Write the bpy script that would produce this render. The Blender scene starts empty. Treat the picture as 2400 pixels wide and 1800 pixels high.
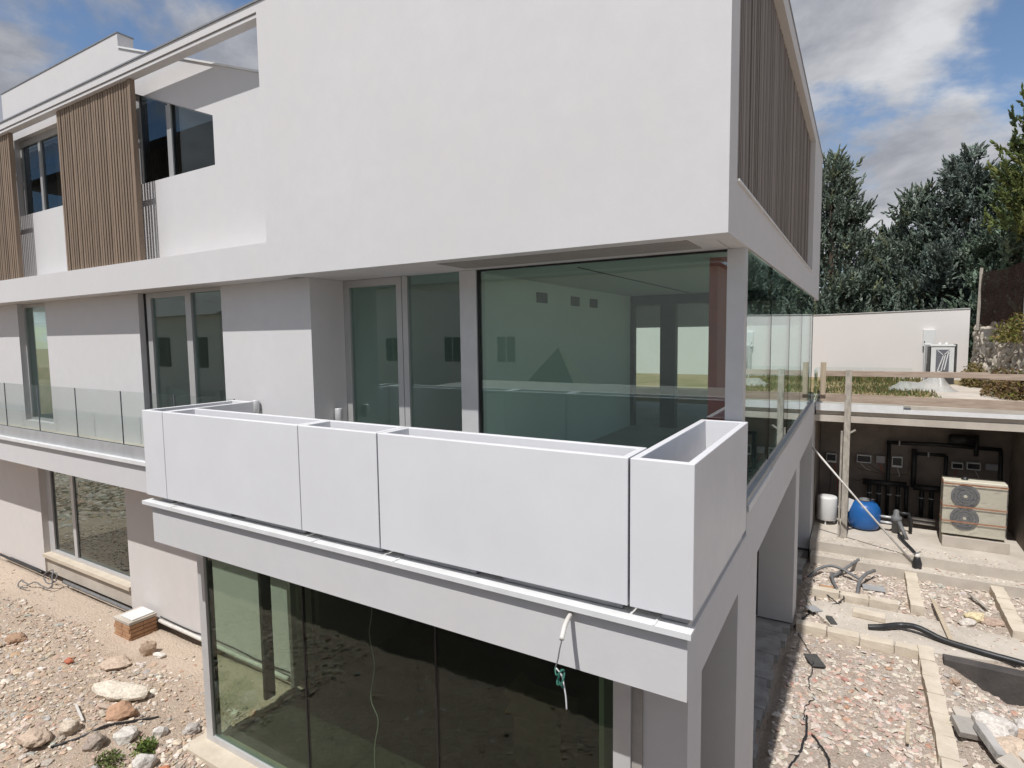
import bpy, bmesh, math, random
import numpy as np
from mathutils import Vector, Matrix, noise

sc = bpy.context.scene
COL = sc.collection
G = 5.3            # eye height above the yard; heights below are given from eye level, G lifts them to the ground

# ------------------------------------------------------------------ camera
YAW, PITCH, ROLL = 0.536392, -0.080821, -0.012829
F = Vector((-math.sin(YAW) * math.cos(PITCH), math.cos(YAW) * math.cos(PITCH), math.sin(PITCH)))
R0 = F.cross(Vector((0, 0, 1))).normalized(); U0 = R0.cross(F)
R = R0 * math.cos(ROLL) + U0 * math.sin(ROLL); U = -R0 * math.sin(ROLL) + U0 * math.cos(ROLL)
cd = bpy.data.cameras.new('camera'); cam = bpy.data.objects.new('camera', cd); COL.objects.link(cam)
cd.sensor_width = 36; cd.lens = 36 * 1371.3 / 2400; cd.clip_start = .05; cd.clip_end = 2000
cam.matrix_world = Matrix(((R.x, U.x, -F.x, 0), (R.y, U.y, -F.y, 0), (R.z, U.z, -F.z, G), (0, 0, 0, 1)))
sc.camera = cam

# ------------------------------------------------------------------ sun and sky
SUN = Vector((.035, 1, -1.8)).normalized()
ld = bpy.data.lights.new('sun', 'SUN'); ld.energy = 4.6; ld.angle = math.radians(.53); ld.color = (1, .975, .95)
lo = bpy.data.objects.new('sun', ld); COL.objects.link(lo)
lo.rotation_euler = SUN.to_track_quat('-Z', 'Y').to_euler(); lo.location = (0, 0, 60)

world = bpy.data.worlds.new('World'); sc.world = world; world.use_nodes = True
wt = world.node_tree; wt.nodes.clear()
def wn(t, **k):
    n = wt.nodes.new(t)
    for a, b in k.items(): setattr(n, a, b)
    return n
def wl(a, b): wt.links.new(a, b)
def wmath(op, a, b=None, clamp=False):
    n = wn('ShaderNodeMath', operation=op); n.use_clamp = clamp
    for i, s in enumerate((a, b)):
        if s is None: continue
        if isinstance(s, (int, float)): n.inputs[i].default_value = s
        else: wl(s, n.inputs[i])
    return n.outputs[0]
sky = wn('ShaderNodeTexSky', sky_type='NISHITA'); sky.sun_disc = False
sky.sun_elevation = math.asin(-SUN.z); sky.sun_rotation = math.atan2(-SUN.x, -SUN.y); sky.altitude = 50
sky.air_density = 1.0; sky.dust_density = .25; sky.ozone_density = 3.0
tc = wn('ShaderNodeTexCoord'); sx = wn('ShaderNodeSeparateXYZ'); wl(tc.outputs['Generated'], sx.inputs[0])
zz = wmath('ADD', wmath('MAXIMUM', sx.outputs[2], 0.0), .22)
cx = wmath('DIVIDE', sx.outputs[0], zz); cy = wmath('DIVIDE', sx.outputs[1], zz)
def cloud_noise(sc_, det, rough, off, dist=0):
    cb = wn('ShaderNodeCombineXYZ'); wl(cx, cb.inputs[0]); wl(cy, cb.inputs[1]); cb.inputs[2].default_value = off
    n = wn('ShaderNodeTexNoise'); n.inputs['Scale'].default_value = sc_; n.inputs['Detail'].default_value = det
    n.inputs['Roughness'].default_value = rough; n.inputs['Distortion'].default_value = dist
    wl(cb.outputs[0], n.inputs['Vector']); return n.outputs[0]
CSEED = 26.57
n1 = cloud_noise(.95, 12, .56, CSEED, .25); n2 = cloud_noise(1.6, 9, .6, CSEED + 11.3, .3)
cr = wn('ShaderNodeMapRange', interpolation_type='SMOOTHSTEP'); wl(n1, cr.inputs[0]); cr.inputs[1].default_value = .445; cr.inputs[2].default_value = .525
cov = cr.outputs[0]
shd = wn('ShaderNodeMapRange'); wl(wmath('ADD', wmath('MULTIPLY', n2, .75), wmath('MULTIPLY', n1, .25)), shd.inputs[0]); shd.inputs[1].default_value = .40; shd.inputs[2].default_value = .60
cc = wn('ShaderNodeMix', data_type='RGBA'); wl(shd.outputs[0], cc.inputs[0])
cc.inputs[6].default_value = (.31, .325, .37, 1); cc.inputs[7].default_value = (.70, .71, .735, 1)
bg1 = wn('ShaderNodeBackground'); wl(sky.outputs[0], bg1.inputs[0]); bg1.inputs[1].default_value = .12
bg2 = wn('ShaderNodeBackground'); wl(cc.outputs[2], bg2.inputs[0]); bg2.inputs[1].default_value = 1.0
mx = wn('ShaderNodeMixShader'); wl(cov, mx.inputs[0]); wl(bg1.outputs[0], mx.inputs[1]); wl(bg2.outputs[0], mx.inputs[2])
world.cycles.sampling_method = 'MANUAL'; world.cycles.sample_map_resolution = 256
wo = wn('ShaderNodeOutputWorld'); wl(mx.outputs[0], wo.inputs[0])

sc.view_settings.view_transform = 'Standard'; sc.view_settings.look = 'None'
sc.view_settings.exposure = 0; sc.view_settings.gamma = 1; sc.view_settings.use_curve_mapping = False
sc.render.engine = 'CYCLES'
cy_ = sc.cycles
cy_.use_denoising = True; cy_.max_bounces = 10; cy_.transparent_max_bounces = 24; cy_.diffuse_bounces = 4; cy_.glossy_bounces = 5
cy_.caustics_reflective = False; cy_.caustics_refractive = False; cy_.sample_clamp_indirect = 6

# ------------------------------------------------------------------ materials
MATS = {}
class NT:
    def __init__(s, name):
        s.m = bpy.data.materials.new(name); s.m.use_nodes = True; s.t = s.m.node_tree; s.t.nodes.clear()
        s.out = s.n('ShaderNodeOutputMaterial'); MATS[name] = s.m
    def n(s, t, **k):
        n = s.t.nodes.new(t)
        for a, b in k.items(): setattr(n, a, b)
        return n
    def l(s, a, b): s.t.links.new(a, b)
    def pos(s): return s.n('ShaderNodeNewGeometry').outputs['Position']
    def noise(s, scale, det=5, rough=.55, vec=None, off=0, stretch=None):
        v = vec or s.pos()
        if off or stretch:
            mp = s.n('ShaderNodeMapping'); s.l(v, mp.inputs[0]); mp.inputs['Location'].default_value = (off, off * 1.7, off * .6)
            if stretch: mp.inputs['Scale'].default_value = stretch
            v = mp.outputs[0]
        n = s.n('ShaderNodeTexNoise'); n.inputs['Scale'].default_value = scale; n.inputs['Detail'].default_value = det
        n.inputs['Roughness'].default_value = rough; s.l(v, n.inputs['Vector']); return n.outputs[0]
    def rng(s, v, a, b, c=0, d=1):
        n = s.n('ShaderNodeMapRange'); s.l(v, n.inputs[0])
        for i, q in enumerate((a, b, c, d)): n.inputs[i + 1].default_value = q
        return n.outputs[0]
    def mix(s, f, a, b, mode='MIX'):
        n = s.n('ShaderNodeMix', data_type='RGBA', blend_type=mode)
        for i, q in ((0, f), (6, a), (7, b)):
            if isinstance(q, (int, float)): n.inputs[i].default_value = q
            elif isinstance(q, tuple): n.inputs[i].default_value = (*q, 1)
            else: s.l(q, n.inputs[i])
        return n.outputs[2]
    def math(s, op, a, b=None):
        n = s.n('ShaderNodeMath', operation=op)
        for i, q in enumerate((a, b)):
            if q is None: continue
            if isinstance(q, (int, float)): n.inputs[i].default_value = q
            else: s.l(q, n.inputs[i])
        return n.outputs[0]
    def bump(s, h, strength, dist=.01, normal=None):
        b = s.n('ShaderNodeBump'); b.inputs['Strength'].default_value = strength; b.inputs['Distance'].default_value = dist
        s.l(h, b.inputs['Height'])
        if normal: s.l(normal, b.inputs['Normal'])
        return b.outputs[0]
    def bsdf(s, col, rough=.8, metal=0, spec=.5, normal=None):
        p = s.n('ShaderNodeBsdfPrincipled')
        if isinstance(col, tuple): p.inputs['Base Color'].default_value = (*col, 1)
        else: s.l(col, p.inputs['Base Color'])
        if isinstance(rough, (int, float)): p.inputs['Roughness'].default_value = rough
        else: s.l(rough, p.inputs['Roughness'])
        p.inputs['Metallic'].default_value = metal; p.inputs['Specular IOR Level'].default_value = spec
        if normal: s.l(normal, p.inputs['Normal'])
        s.l(p.outputs[0], s.out.inputs[0]); return p

def pmat(name, col, col2=None, scale=4, rough=.8, metal=0, spec=.4, bump=0, bscale=80, bdist=.004, stretch=None, lo=.35, hi=.65, det=6):
    s = NT(name)
    c = s.mix(s.rng(s.noise(scale, det, .6, stretch=stretch), lo, hi), col, col2) if col2 else col
    nm = s.bump(s.noise(bscale, 4, .6, stretch=stretch), bump, bdist) if bump else None
    s.bsdf(c, rough, metal, spec, nm); return s.m

def plaster(name, col, streak=.06):
    s = NT(name)
    big = s.rng(s.noise(.55, 7, .62), .34, .66); mid = s.rng(s.noise(4.5, 6, .65, off=4), .36, .64); run = s.rng(s.noise(1, 5, .6, off=9, stretch=(5.5, 5.5, .22)), .55, .75)
    d = tuple(c * (1 - streak) for c in col); w = (col[0] * .975, col[1] * .955, col[2] * .935)
    c = s.mix(big, col, w); c = s.mix(s.math('MULTIPLY', mid, .7), c, d); c = s.mix(s.math('MULTIPLY', run, .35), c, d)
    gr = s.noise(190, 3, .6); md = s.noise(7, 4, .55)
    nm = s.bump(gr, .35, .003); nm = s.bump(md, .10, .012, nm)
    s.bsdf(c, .88, 0, .25, nm); return s.m
plaster('render_white', (.585, .578, .58)); plaster('render_bounce', (.61, .58, .565)); plaster('render_inside', (.70, .71, .69), .03); plaster('render_dim', (.22, .22, .21), .05)  # ground-storey render: pinkish light bounced off the earth is put into its colour
plaster('render_garden', (.665, .635, .615), .03)
s = NT('planter_white')
c_ = s.mix(s.rng(s.noise(1.7, 6, .6), .35, .65), (.66, .658, .67), (.635, .632, .645))
c_ = s.mix(s.math('MULTIPLY', s.rng(s.noise(5, 7, .7, off=3, stretch=(1, 1, .35)), .55, .78), .28), c_, (.61, .595, .585)); c_ = s.mix(s.math('MULTIPLY', s.rng(s.noise(24, 5, .7, off=8), .64, .76), .22), c_, (.54, .52, .50))
s.bsdf(c_, s.rng(s.noise(6, 4, .6), .3, .7, .36, .55), 0, .4, s.bump(s.noise(2.2, 3, .5), .06, .02))
pmat('trim_white', (.69, .69, .69), (.62, .62, .61), 5, .45, 0, .5)
pmat('aluminium', (.40, .40, .395), (.44, .44, .435), 2, .42, .25, .5)
pmat('aluminium_light', (.55, .55, .55), (.50, .50, .50), 3, .4, .2, .5)
pmat('channel', (.46, .47, .48), (.40, .41, .42), 4, .45, .35, .5)
pmat('dark_gasket', (.012, .012, .013), None, rough=.5)
pmat('dark_frame', (.05, .05, .048), (.075, .072, .066), 5, .6)
pmat('flashing', (.30, .31, .32), (.24, .25, .26), 6, .5, .5)
def slatwood(name, c1, c2):
    s = NT(name); c = s.mix(s.rng(s.noise(3, 6, .6, stretch=(14, 14, .8)), .35, .65), c1, c2)
    r = s.n('ShaderNodeObjectInfo').outputs['Random']; c = s.mix(1.0, c, s.rng(r, 0, 1, .86, 1.12), 'MULTIPLY')
    s.bsdf(c, .72, 0, .3, s.bump(s.noise(40, 4, .6, stretch=(14, 14, .8)), .25, .002))
slatwood('wood_slat', (.245, .185, .135), (.18, .132, .096)); slatwood('wood_slat_grey', (.25, .215, .19), (.195, .165, .145))
pmat('soffit_grey', (.30, .275, .26), (.26, .24, .225), 3, .8)
pmat('concrete', (.40, .375, .34), (.30, .28, .255), 2.2, .92, 0, .2, .5, 22, .01)
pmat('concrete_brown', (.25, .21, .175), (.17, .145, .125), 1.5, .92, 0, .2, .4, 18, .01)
pmat('canvas', (.15, .155, .12), (.12, .125, .10), 2, .95)
pmat('roof_grey', (.30, .27, .25), (.22, .20, .19), 3, .9)
pmat('concrete_dark', (.42, .40, .375), (.28, .265, .25), 3, .95, 0, .2, .7, 14, .02)
pmat('concrete_pale', (.52, .47, .405), (.42, .375, .32), 1.6, .92, 0, .2, .4, 25, .008)
pmat('tufa', (.60, .53, .43), (.50, .435, .345), 3.5, .95, 0, .2, .6, 35, .008)
pmat('brick_face', (.44, .26, .15), (.34, .19, .11), 9, .9, 0, .2, .5, 60, .004)
pmat('steel_red', (.48, .03, .015), (.36, .025, .014), 4, .6)
pmat('black_plastic', (.016, .016, .018), (.03, .03, .03), 6, .42)
pmat('grey_pipe', (.17, .17, .175), (.12, .12, .12), 6, .55)
pmat('pale_pipe', (.62, .60, .56), (.50, .47, .43), 8, .5)
pmat('timber', (.43, .345, .275), (.31, .24, .19), 2.2, .85, 0, .25, .4, 30, .004, (1.2, 1.2, 9))
pmat('timber_raw', (.50, .42, .31), (.38, .31, .23), 2.5, .85, 0, .25, .4, 30, .004, (9, 9, 1.2))
pmat('timber_grey', (.45, .41, .35), (.30, .27, .235), 6, .9, 0, .2, .5, 24, .005, (4, 4, 1))
pmat('white_plastic', (.70, .70, .69), (.62, .62, .60), 3, .38, 0, .5)
pmat('blue_tank', (.012, .085, .27), (.02, .12, .36), 1.2, .33, 0, .5)
pmat('cream_metal', (.70, .66, .54), (.64, .60, .49), 1.5, .3, 0, .5, .35, 9, .02)
pmat('strap', (.50, .22, .11), (.40, .16, .08), 7, .5)
pmat('grille', (.16, .165, .19), (.11, .115, .13), 30, .5)
pmat('box_grey', (.33, .33, .33), (.28, .28, .28), 3, .55)
pmat('dark_panel', (.02, .022, .024), None, rough=.25)
pmat('unit_white', (.66, .67, .66), (.60, .61, .60), 3, .45)
pmat('cardboard', (.30, .21, .13), (.24, .165, .10), 4, .9)
pmat('wire_green', (.02, .12, .085), None, rough=.5)
pmat('wire_white', (.62, .62, .62), None, rough=.45)
pmat('net', (.045, .032, .028), None, rough=.95)
pmat('bitumen', (.085, .075, .07), (.055, .05, .048), 2.5, .85, 0, .3, .5, 12, .02)
pmat('roof_tile', (.46, .25, .13), (.36, .18, .09), 3, .9, 0, .2, .5, 12, .03)
pmat('house_stucco', (.55, .38, .24), (.48, .33, .21), .8, .95)
pmat('bark', (.13, .10, .075), (.075, .06, .045), 5, .95, 0, .2, .8, 18, .03, (1, 1, .3))
pmat('terrace_tile', (.60, .585, .56), (.52, .505, .48), 2, .8, 0, .3, .3, 30)
pmat('inside_floor', (.34, .33, .31), (.27, .26, .25), 1.4, .85, 0, .3, .3, 12)
pmat('neighbour_white', (.62, .60, .57), (.56, .54, .51), .6, .95)

def attr_mat(name, rough=.9, bump=.4, bscale=60, spec=.25, trans=0, var=.25, nscale=30):
    s = NT(name)
    a = s.n('ShaderNodeAttribute', attribute_name='Col')
    v = s.rng(s.noise(nscale, 5, .6), .3, .7, 1 - var, 1 + var)
    c = s.mix(1.0, a.outputs['Color'], v, 'MULTIPLY')
    nm = s.bump(s.noise(bscale, 4, .6), bump, .01) if bump else None
    p = s.bsdf(c, rough, 0, spec, nm)
    if trans:
        t = s.n('ShaderNodeBsdfTranslucent'); s.l(c, t.inputs[0])
        m = s.n('ShaderNodeMixShader'); m.inputs[0].default_value = trans
        s.l(p.outputs[0], m.inputs[1]); s.l(t.outputs[0], m.inputs[2]); s.l(m.outputs[0], s.out.inputs[0])
    return s.m
attr_mat('stone_mat'); attr_mat('leaf_mat', .75, 0, 60, .2, .18, .2, 9); attr_mat('needle_mat', .85, .6, 45, .15, .06, .3, 14)

def glass(name, tint, f0=.05, rough=0.0):
    s = NT(name)
    g = s.n('ShaderNodeNewGeometry')
    d = s.n('ShaderNodeVectorMath', operation='DOT_PRODUCT'); s.l(g.outputs['Normal'], d.inputs[0]); s.l(g.outputs['Incoming'], d.inputs[1])
    c = s.math('SUBTRACT', 1.0, s.math('MINIMUM', s.math('ABSOLUTE', d.outputs['Value']), 1.0))
    f = s.math('ADD', s.math('MULTIPLY', s.math('POWER', c, 5), 1 - f0), f0)
    t = s.n('ShaderNodeBsdfTransparent'); t.inputs[0].default_value = (*tint, 1)
    gl = s.n('ShaderNodeBsdfGlossy'); gl.inputs['Roughness'].default_value = rough
    gl.inputs[0].default_value = (.90, .985, 1.0, 1)
    if rough == 0.0:
        wv = s.bump(s.noise(1.1, 2, .4), .012, .05); s.l(wv, gl.inputs['Normal'])
    m = s.n('ShaderNodeMixShader'); s.l(f, m.inputs[0]); s.l(t.outputs[0], m.inputs[1]); s.l(gl.outputs[0], m.inputs[2])
    s.l(m.outputs[0], s.out.inputs[0]); return s.m
glass('glass_green', (.80, .905, .865), .12); glass('glass_clear', (.945, .965, .955), .02); glass('glass_dark', (.36, .39, .36), .13); glass('glass_upper', (.34, .38, .40), .045); glass('glass_bay', (.62, .695, .61), .036)
glass('film', (.90, .90, .89), .16, .12)

# ------------------------------------------------------------------ mesh helpers
WL = {}
def setp(o, label=None, cat=None, group=None, kind=None):
    for k, v in (('label', label), ('category', cat), ('group', group), ('kind', kind)):
        if v: o[k] = v
    return o
def thing(name, label, cat, loc, group=None):
    o = bpy.data.objects.new(name, None); COL.objects.link(o); o.empty_display_size = .2
    o.location = (loc[0], loc[1], loc[2] + G); WL[o.name] = Vector(o.location); return setp(o, label, cat, group)
class MB:
    def __init__(s): s.v = []; s.f = []; s.c = None
    def add(s, vs, fs):
        b = len(s.v); s.v += [tuple(v) for v in vs]; s.f += [tuple(i + b for i in f) for f in fs]; return s
    def box(s, x0, x1, y0, y1, z0, z1):
        return s.add([(x, y, z) for x in (x0, x1) for y in (y0, y1) for z in (z0, z1)],
                     [(0, 1, 3, 2), (4, 6, 7, 5), (0, 4, 5, 1), (2, 3, 7, 6), (0, 2, 6, 4), (1, 5, 7, 3)])
    def obox(s, c, hx, hy, hz, rz=0, rx=0, ry=0):
        m = Matrix.Translation(c) @ Matrix.Rotation(rz, 4, 'Z') @ Matrix.Rotation(ry, 4, 'Y') @ Matrix.Rotation(rx, 4, 'X')
        return s.add([m @ Vector((x, y, z)) for x in (-hx, hx) for y in (-hy, hy) for z in (-hz, hz)],
                     [(0, 1, 3, 2), (4, 6, 7, 5), (0, 4, 5, 1), (2, 3, 7, 6), (0, 2, 6, 4), (1, 5, 7, 3)])
    def prism(s, pts, axis, a, b):
        n = len(pts)
        mk = {'y': lambda p, q: (p[0], q, p[1]), 'x': lambda p, q: (q, p[0], p[1]), 'z': lambda p, q: (p[0], p[1], q)}[axis]
        return s.add([mk(p, a) for p in pts] + [mk(p, b) for p in pts],
                     [tuple(range(n))[::-1], tuple(range(n, 2 * n))] + [(i, (i + 1) % n, n + (i + 1) % n, n + i) for i in range(n)])
    def tube(s, path, r, n=8, cap=True):
        P = [Vector(p) for p in path]; k = len(P); rs = r if isinstance(r, (list, tuple)) else [r] * k
        t = (P[1] - P[0]).normalized(); a = t.orthogonal().normalized(); vs = []
        for i, p in enumerate(P):
            t2 = (P[min(i + 1, k - 1)] - P[max(i - 1, 0)]).normalized()
            a = (a - t2 * a.dot(t2)).normalized(); b = t2.cross(a)
            for j in range(n):
                w = 2 * math.pi * j / n; vs.append(p + (a * math.cos(w) + b * math.sin(w)) * rs[i])
        fs = [(i * n + j, i * n + (j + 1) % n, (i + 1) * n + (j + 1) % n, (i + 1) * n + j) for i in range(k - 1) for j in range(n)]
        if cap: fs += [tuple(range(n))[::-1], tuple(range((k - 1) * n, k * n))]
        return s.add(vs, fs)
    def cyl(s, p0, p1, r, n=16, r1=None): return s.tube([p0, p1], [r, r if r1 is None else r1], n)
    def lathe(s, c, prof, n=24, axis='z'):
        vs = []; k = len(prof)
        for (r, h) in prof:
            for j in range(n):
                w = 2 * math.pi * j / n; p = (r * math.cos(w), r * math.sin(w), h)
                if axis == 'y': p = (p[0], p[2], p[1])
                vs.append((c[0] + p[0], c[1] + p[1], c[2] + p[2]))
        fs = [(i * n + j, i * n + (j + 1) % n, (i + 1) * n + (j + 1) % n, (i + 1) * n + j) for i in range(k - 1) for j in range(n)]
        fs += [tuple(range(n))[::-1], tuple(range((k - 1) * n, k * n))]
        return s.add(vs, fs)
    def build(s, name, mat, parent=None, bevel=0, smooth=False, seg=2, recalc=True):
        v = np.array(s.v, float); v[:, 2] += G
        if parent is not None: o0 = WL[parent.name]
        else: o0 = Vector(((v[:, 0].min() + v[:, 0].max()) / 2, (v[:, 1].min() + v[:, 1].max()) / 2, v[:, 2].min()))
        v -= np.array(o0)
        me = bpy.data.meshes.new(name); me.from_pydata(v.tolist(), [], s.f)
        if bevel or recalc:
            bm = bmesh.new(); bm.from_mesh(me)
            if recalc: bmesh.ops.recalc_face_normals(bm, faces=bm.faces)
            if bevel:
                es = [e for e in bm.edges if len(e.link_faces) == 2 and e.calc_face_angle(0) > .6]
                bmesh.ops.bevel(bm, geom=es, offset=bevel, segments=seg, affect='EDGES', profile=.5)
            bm.to_mesh(me); bm.free()
        if s.c is not None and not bevel:
            ca = me.color_attributes.new('Col', 'FLOAT_COLOR', 'POINT')
            ca.data.foreach_set('color', np.array(s.c, np.float32).ravel())
        if smooth: me.shade_smooth()
        me.materials.append(MATS[mat] if isinstance(mat, str) else mat)
        o = bpy.data.objects.new(name, me); COL.objects.link(o)
        if parent is not None: o.parent = parent
        else: o.location = o0
        WL[o.name] = Vector(o0); return o
def B(name, mat, parent, *boxes, bevel=0):
    m = MB()
    for b in boxes: m.box(*b)
    return m.build(name, mat, parent, bevel)
def inst(name, me, parent, pos, rot=(0, 0, 0), scl=(1, 1, 1)):
    o = bpy.data.objects.new(name, me); COL.objects.link(o); o.parent = parent
    o.location = Vector((pos[0], pos[1], pos[2] + G)) - WL[parent.name]; o.rotation_euler = rot; o.scale = scl; return o
def struct(o): o['kind'] = 'structure'; return o
def wob(path, k=6, amp=.0, seed=0):
    """smooth (Catmull-Rom) path through points, with a little wander"""
    rnd = random.Random(seed); P = [Vector(p) for p in path]; out = []
    for i in range(len(P) - 1):
        p0, p1, p2, p3 = P[max(i - 1, 0)], P[i], P[i + 1], P[min(i + 2, len(P) - 1)]
        for j in range(k):
            t = j / k
            q = .5 * ((2 * p1) + (p2 - p0) * t + (2 * p0 - 5 * p1 + 4 * p2 - p3) * t * t + (3 * p1 - p0 - 3 * p2 + p3) * t ** 3)
            out.append(q + Vector((rnd.uniform(-amp, amp), rnd.uniform(-amp, amp), 0)))
    return out + [P[-1]]
# ------------------------------------------------------------------ ground
HX0 = -.91                                   # the house's side face
def nz(x, y, z, s): return noise.noise(Vector((x * s, y * s, z)))
def ground_h(x, y):
    right = x > -1.6
    h = -5.36 + .03 * nz(x, y, 1.3, .45)
    # compacted strip along the house, rubble further out
    rough = 1.0
    if not right and y > 3.6 and x < -7.4: rough = .22 + .78 * min(1, max(0, (5.05 + .3 * nz(x, y, 9, .9) - y) / .3))
    h += rough * (.045 * nz(x, y, 4, 1.7) + .05 * abs(nz(x, y, 2, 4.5)) + .03 * nz(x, y, 7, 9) + .016 * nz(x, y, 3, 17))
    if not right and y < 5: h += .10 * max(0, 1 - math.hypot((x + 9.2) / 2.4, (y - 3.4) / 1.0))
    if right: h += -.03 + (.09 * max(0, 1 - math.hypot((x - 1.7) / .8, (y - 9.1) / 1.2)) if x > 1.25 else 0)
    if x > 1.3 and 9.4 < y < 11.6: h -= .38 * min(1, (x - 1.3) / .8) * min(1, max(0, (y - 9.7) / 1.3))
    if -7.25 < x < -.95 and 4.1 < y < 16.5: h = -5.45
    if x < -7.25 and 5.72 < y < 16.5: h = -5.45
    if y > 15.2: h = -5.45
    return h
def axis(lo, hi, step, far):
    d = list(np.arange(lo, hi + 1e-6, step)); a = []; s = step; p = lo
    while p > -far: s *= 1.5; p -= s; a.append(p)
    b = []; s = step; p = hi
    while p < far: s *= 1.5; p += s; b.append(p)
    return a[::-1] + d + b
gx = axis(-20, 5, .075, 420); gy = axis(-7, 16, .075, 420)
m = MB(); nx, ny = len(gx), len(gy)
m.v = [(x, y, ground_h(x, y) if -21 < x < 6 and -8 < y < 17 else -5.4) for y in gy for x in gx]
m.f = [(j * nx + i, j * nx + i + 1, (j + 1) * nx + i + 1, (j + 1) * nx + i) for j in range(ny - 1) for i in range(nx - 1)]
s = NT('rubble_ground')
px = s.n('ShaderNodeSeparateXYZ'); s.l(s.pos(), px.inputs[0])
side = s.rng(px.outputs[0], -1.5, -1.1)
a = s.rng(s.noise(1.2, 7, .62), .36, .64); b = s.rng(s.noise(7, 6, .65, off=3), .35, .65); c = s.rng(s.noise(38, 5, .65, off=7), .38, .62)
earth = s.mix(a, (.60, .475, .365), (.51, .395, .30)); earth = s.mix(s.math('MULTIPLY', b, .5), earth, (.62, .53, .44)); earth = s.mix(s.math('MULTIPLY', c, .45), earth, (.31, .245, .19))
yard = s.mix(a, (.56, .47, .39), (.50, .405, .33)); yard = s.mix(s.math('MULTIPLY', b, .6), yard, (.62, .545, .465)); yard = s.mix(s.math('MULTIPLY', s.rng(s.noise(2.2, 6, .65, off=12), .5, .64), .5), yard, (.47, .34, .27)); yard = s.mix(s.math('MULTIPLY', c, .45), yard, (.25, .205, .17))
nm = s.bump(s.noise(26, 8, .68), 1.0, .05); nm = s.bump(s.noise(120, 4, .6), .4, .008, nm)
strip = s.math('MULTIPLY', s.rng(s.math('ADD', px.outputs[1], s.rng(s.noise(1.6, 5, .6, off=5), 0, 1, -.55, .55)), 4.75, 5.05), s.rng(px.outputs[0], -7.3, -7.5))
earth = s.mix(s.math('MULTIPLY', strip, .8), earth, s.mix(b, (.64, .525, .415), (.58, .47, .37)))
s.bsdf(s.mix(side, earth, yard), .95, 0, .15, nm)
struct(m.build('ground', 'rubble_ground', None, 0, True, recalc=False))

# raised garden behind the house
s = NT('garden_soil')
a = s.rng(s.noise(.9, 7, .62), .38, .62); b = s.rng(s.noise(9, 6, .65), .35, .65)
c = s.mix(a, (.33, .24, .15), (.17, .16, .06)); c = s.mix(s.math('MULTIPLY', b, .5), c, (.28, .21, .13))
s.bsdf(c, .97, 0, .1, s.bump(s.noise(30, 6, .65), .6, .02))
m = MB().box(-200, 200, 19.0, 400, -6.2, -1.78)
m.box(3.6, 200, 16.3, 18.99, -6.2, -1.78)
struct(m.build('garden_terrain', 'garden_soil'))

# ------------------------------------------------------------------ the house
H = thing('house', 'large white modern house with a cantilevered upper storey, planters and big glazing', 'house', (-8, 9, -5.4))
XL = -18.5
# upper storey front: solid wall, band below and beam above the recess
B('front_wall', 'render_white', H, (-6.45, HX0, 4.86, 5.10, .79, 4.09), (XL, -6.45, 4.86, 5.20, .79, 1.22), (XL, -6.45, 4.86, 5.015, 3.985, 4.09))
B('beam_soffit', 'render_white', H, (XL, -6.45, 4.875, 5.01, 3.93, 3.972))
B('beam_groove', 'dark_frame', H, (XL, -6.45, 4.89, 5.0, 3.972, 3.985))
B('coping', 'flashing', H, (XL, HX0 + .012, 4.845, 5.04, 4.092, 4.112))
# gable wall set back behind the beam
gz = lambda x: 4.68 - .342 * (x + 10.35)
m = MB()
for poly in ([(-14.8, .8), (-6.3, .8), (-6.3, 2.49), (-14.8, 2.49)], [(-14.8, 2.49), (-14.4, 2.49), (-14.4, 4.91), (-14.8, 4.91)],
             [(-14.4, 3.95), (-12.5, 3.95), (-12.5, 4.91), (-14.4, 4.91)],
             [(-12.5, 2.49), (-10.05, 2.49), (-10.05, gz(-10.05)), (-10.35, 4.68), (-10.35, 4.91), (-12.5, 4.91)],
             [(-10.05, 3.93), (-7.96, 3.17), (-7.96, gz(-7.96)), (-10.05, gz(-10.05))],
             [(-7.96, 2.49), (-6.3, 2.49), (-6.3, gz(-6.3)), (-7.96, gz(-7.96))]):
    m.prism(poly, 'y', 5.21, 5.45)
m.box(XL, -14.8, 5.3, 5.5, .8, 4.3)
m.build('gable_wall', 'render_white', H)
m = MB().prism([(-10.34, gz(-10.34) + .002), (-6.28, gz(-6.28) + .002), (-6.28, gz(-6.28) + .03), (-10.34, gz(-10.34) + .03)], 'y', 5.19, 5.47)
m.build('gable_flashing', 'trim_white', H)
B('parapet_cap', 'flashing', H, (-14.81, -10.34, 5.20, 5.46, 4.912, 4.93))
# upper windows
def window(name, bars, panes, parent=H, mat='aluminium', gl='glass_green'):
    w = B(name, mat, parent, *bars)
    for p in panes: B('pane', gl, w, p)
    return w
w = B('window', 'aluminium', H, (-14.4, -14.33, 5.30, 5.37, 2.49, 3.95), (-13.62, -13.53, 5.30, 5.37, 2.49, 3.95), (-12.57, -12.5, 5.30, 5.37, 2.49, 3.95), (-14.33, -13.62, 5.30, 5.37, 2.49, 2.53), (-13.53, -12.57, 5.30, 5.37, 2.49, 2.53), (-14.33, -13.62, 5.30, 5.37, 3.83, 3.95), (-13.53, -12.57, 5.30, 5.37, 3.83, 3.95))
B('pane', 'glass_upper', w, (-14.33, -13.62, 5.33, 5.345, 2.53, 3.83)); B('pane', 'glass_upper', w, (-13.53, -12.57, 5.33, 5.345, 2.53, 3.83))
w = MB(); hd = lambda x: 3.93 - .3636 * (x + 10.05)
w.box(-10.05, -9.95, 5.27, 5.35, 2.492, hd(-9.95) - .003).box(-9.22, -9.10, 5.27, 5.35, 2.492, hd(-9.1) - .003).box(-9.95, -9.22, 5.27, 5.35, 2.492, 2.51)
w = w.build('window', 'aluminium', H)
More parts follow.
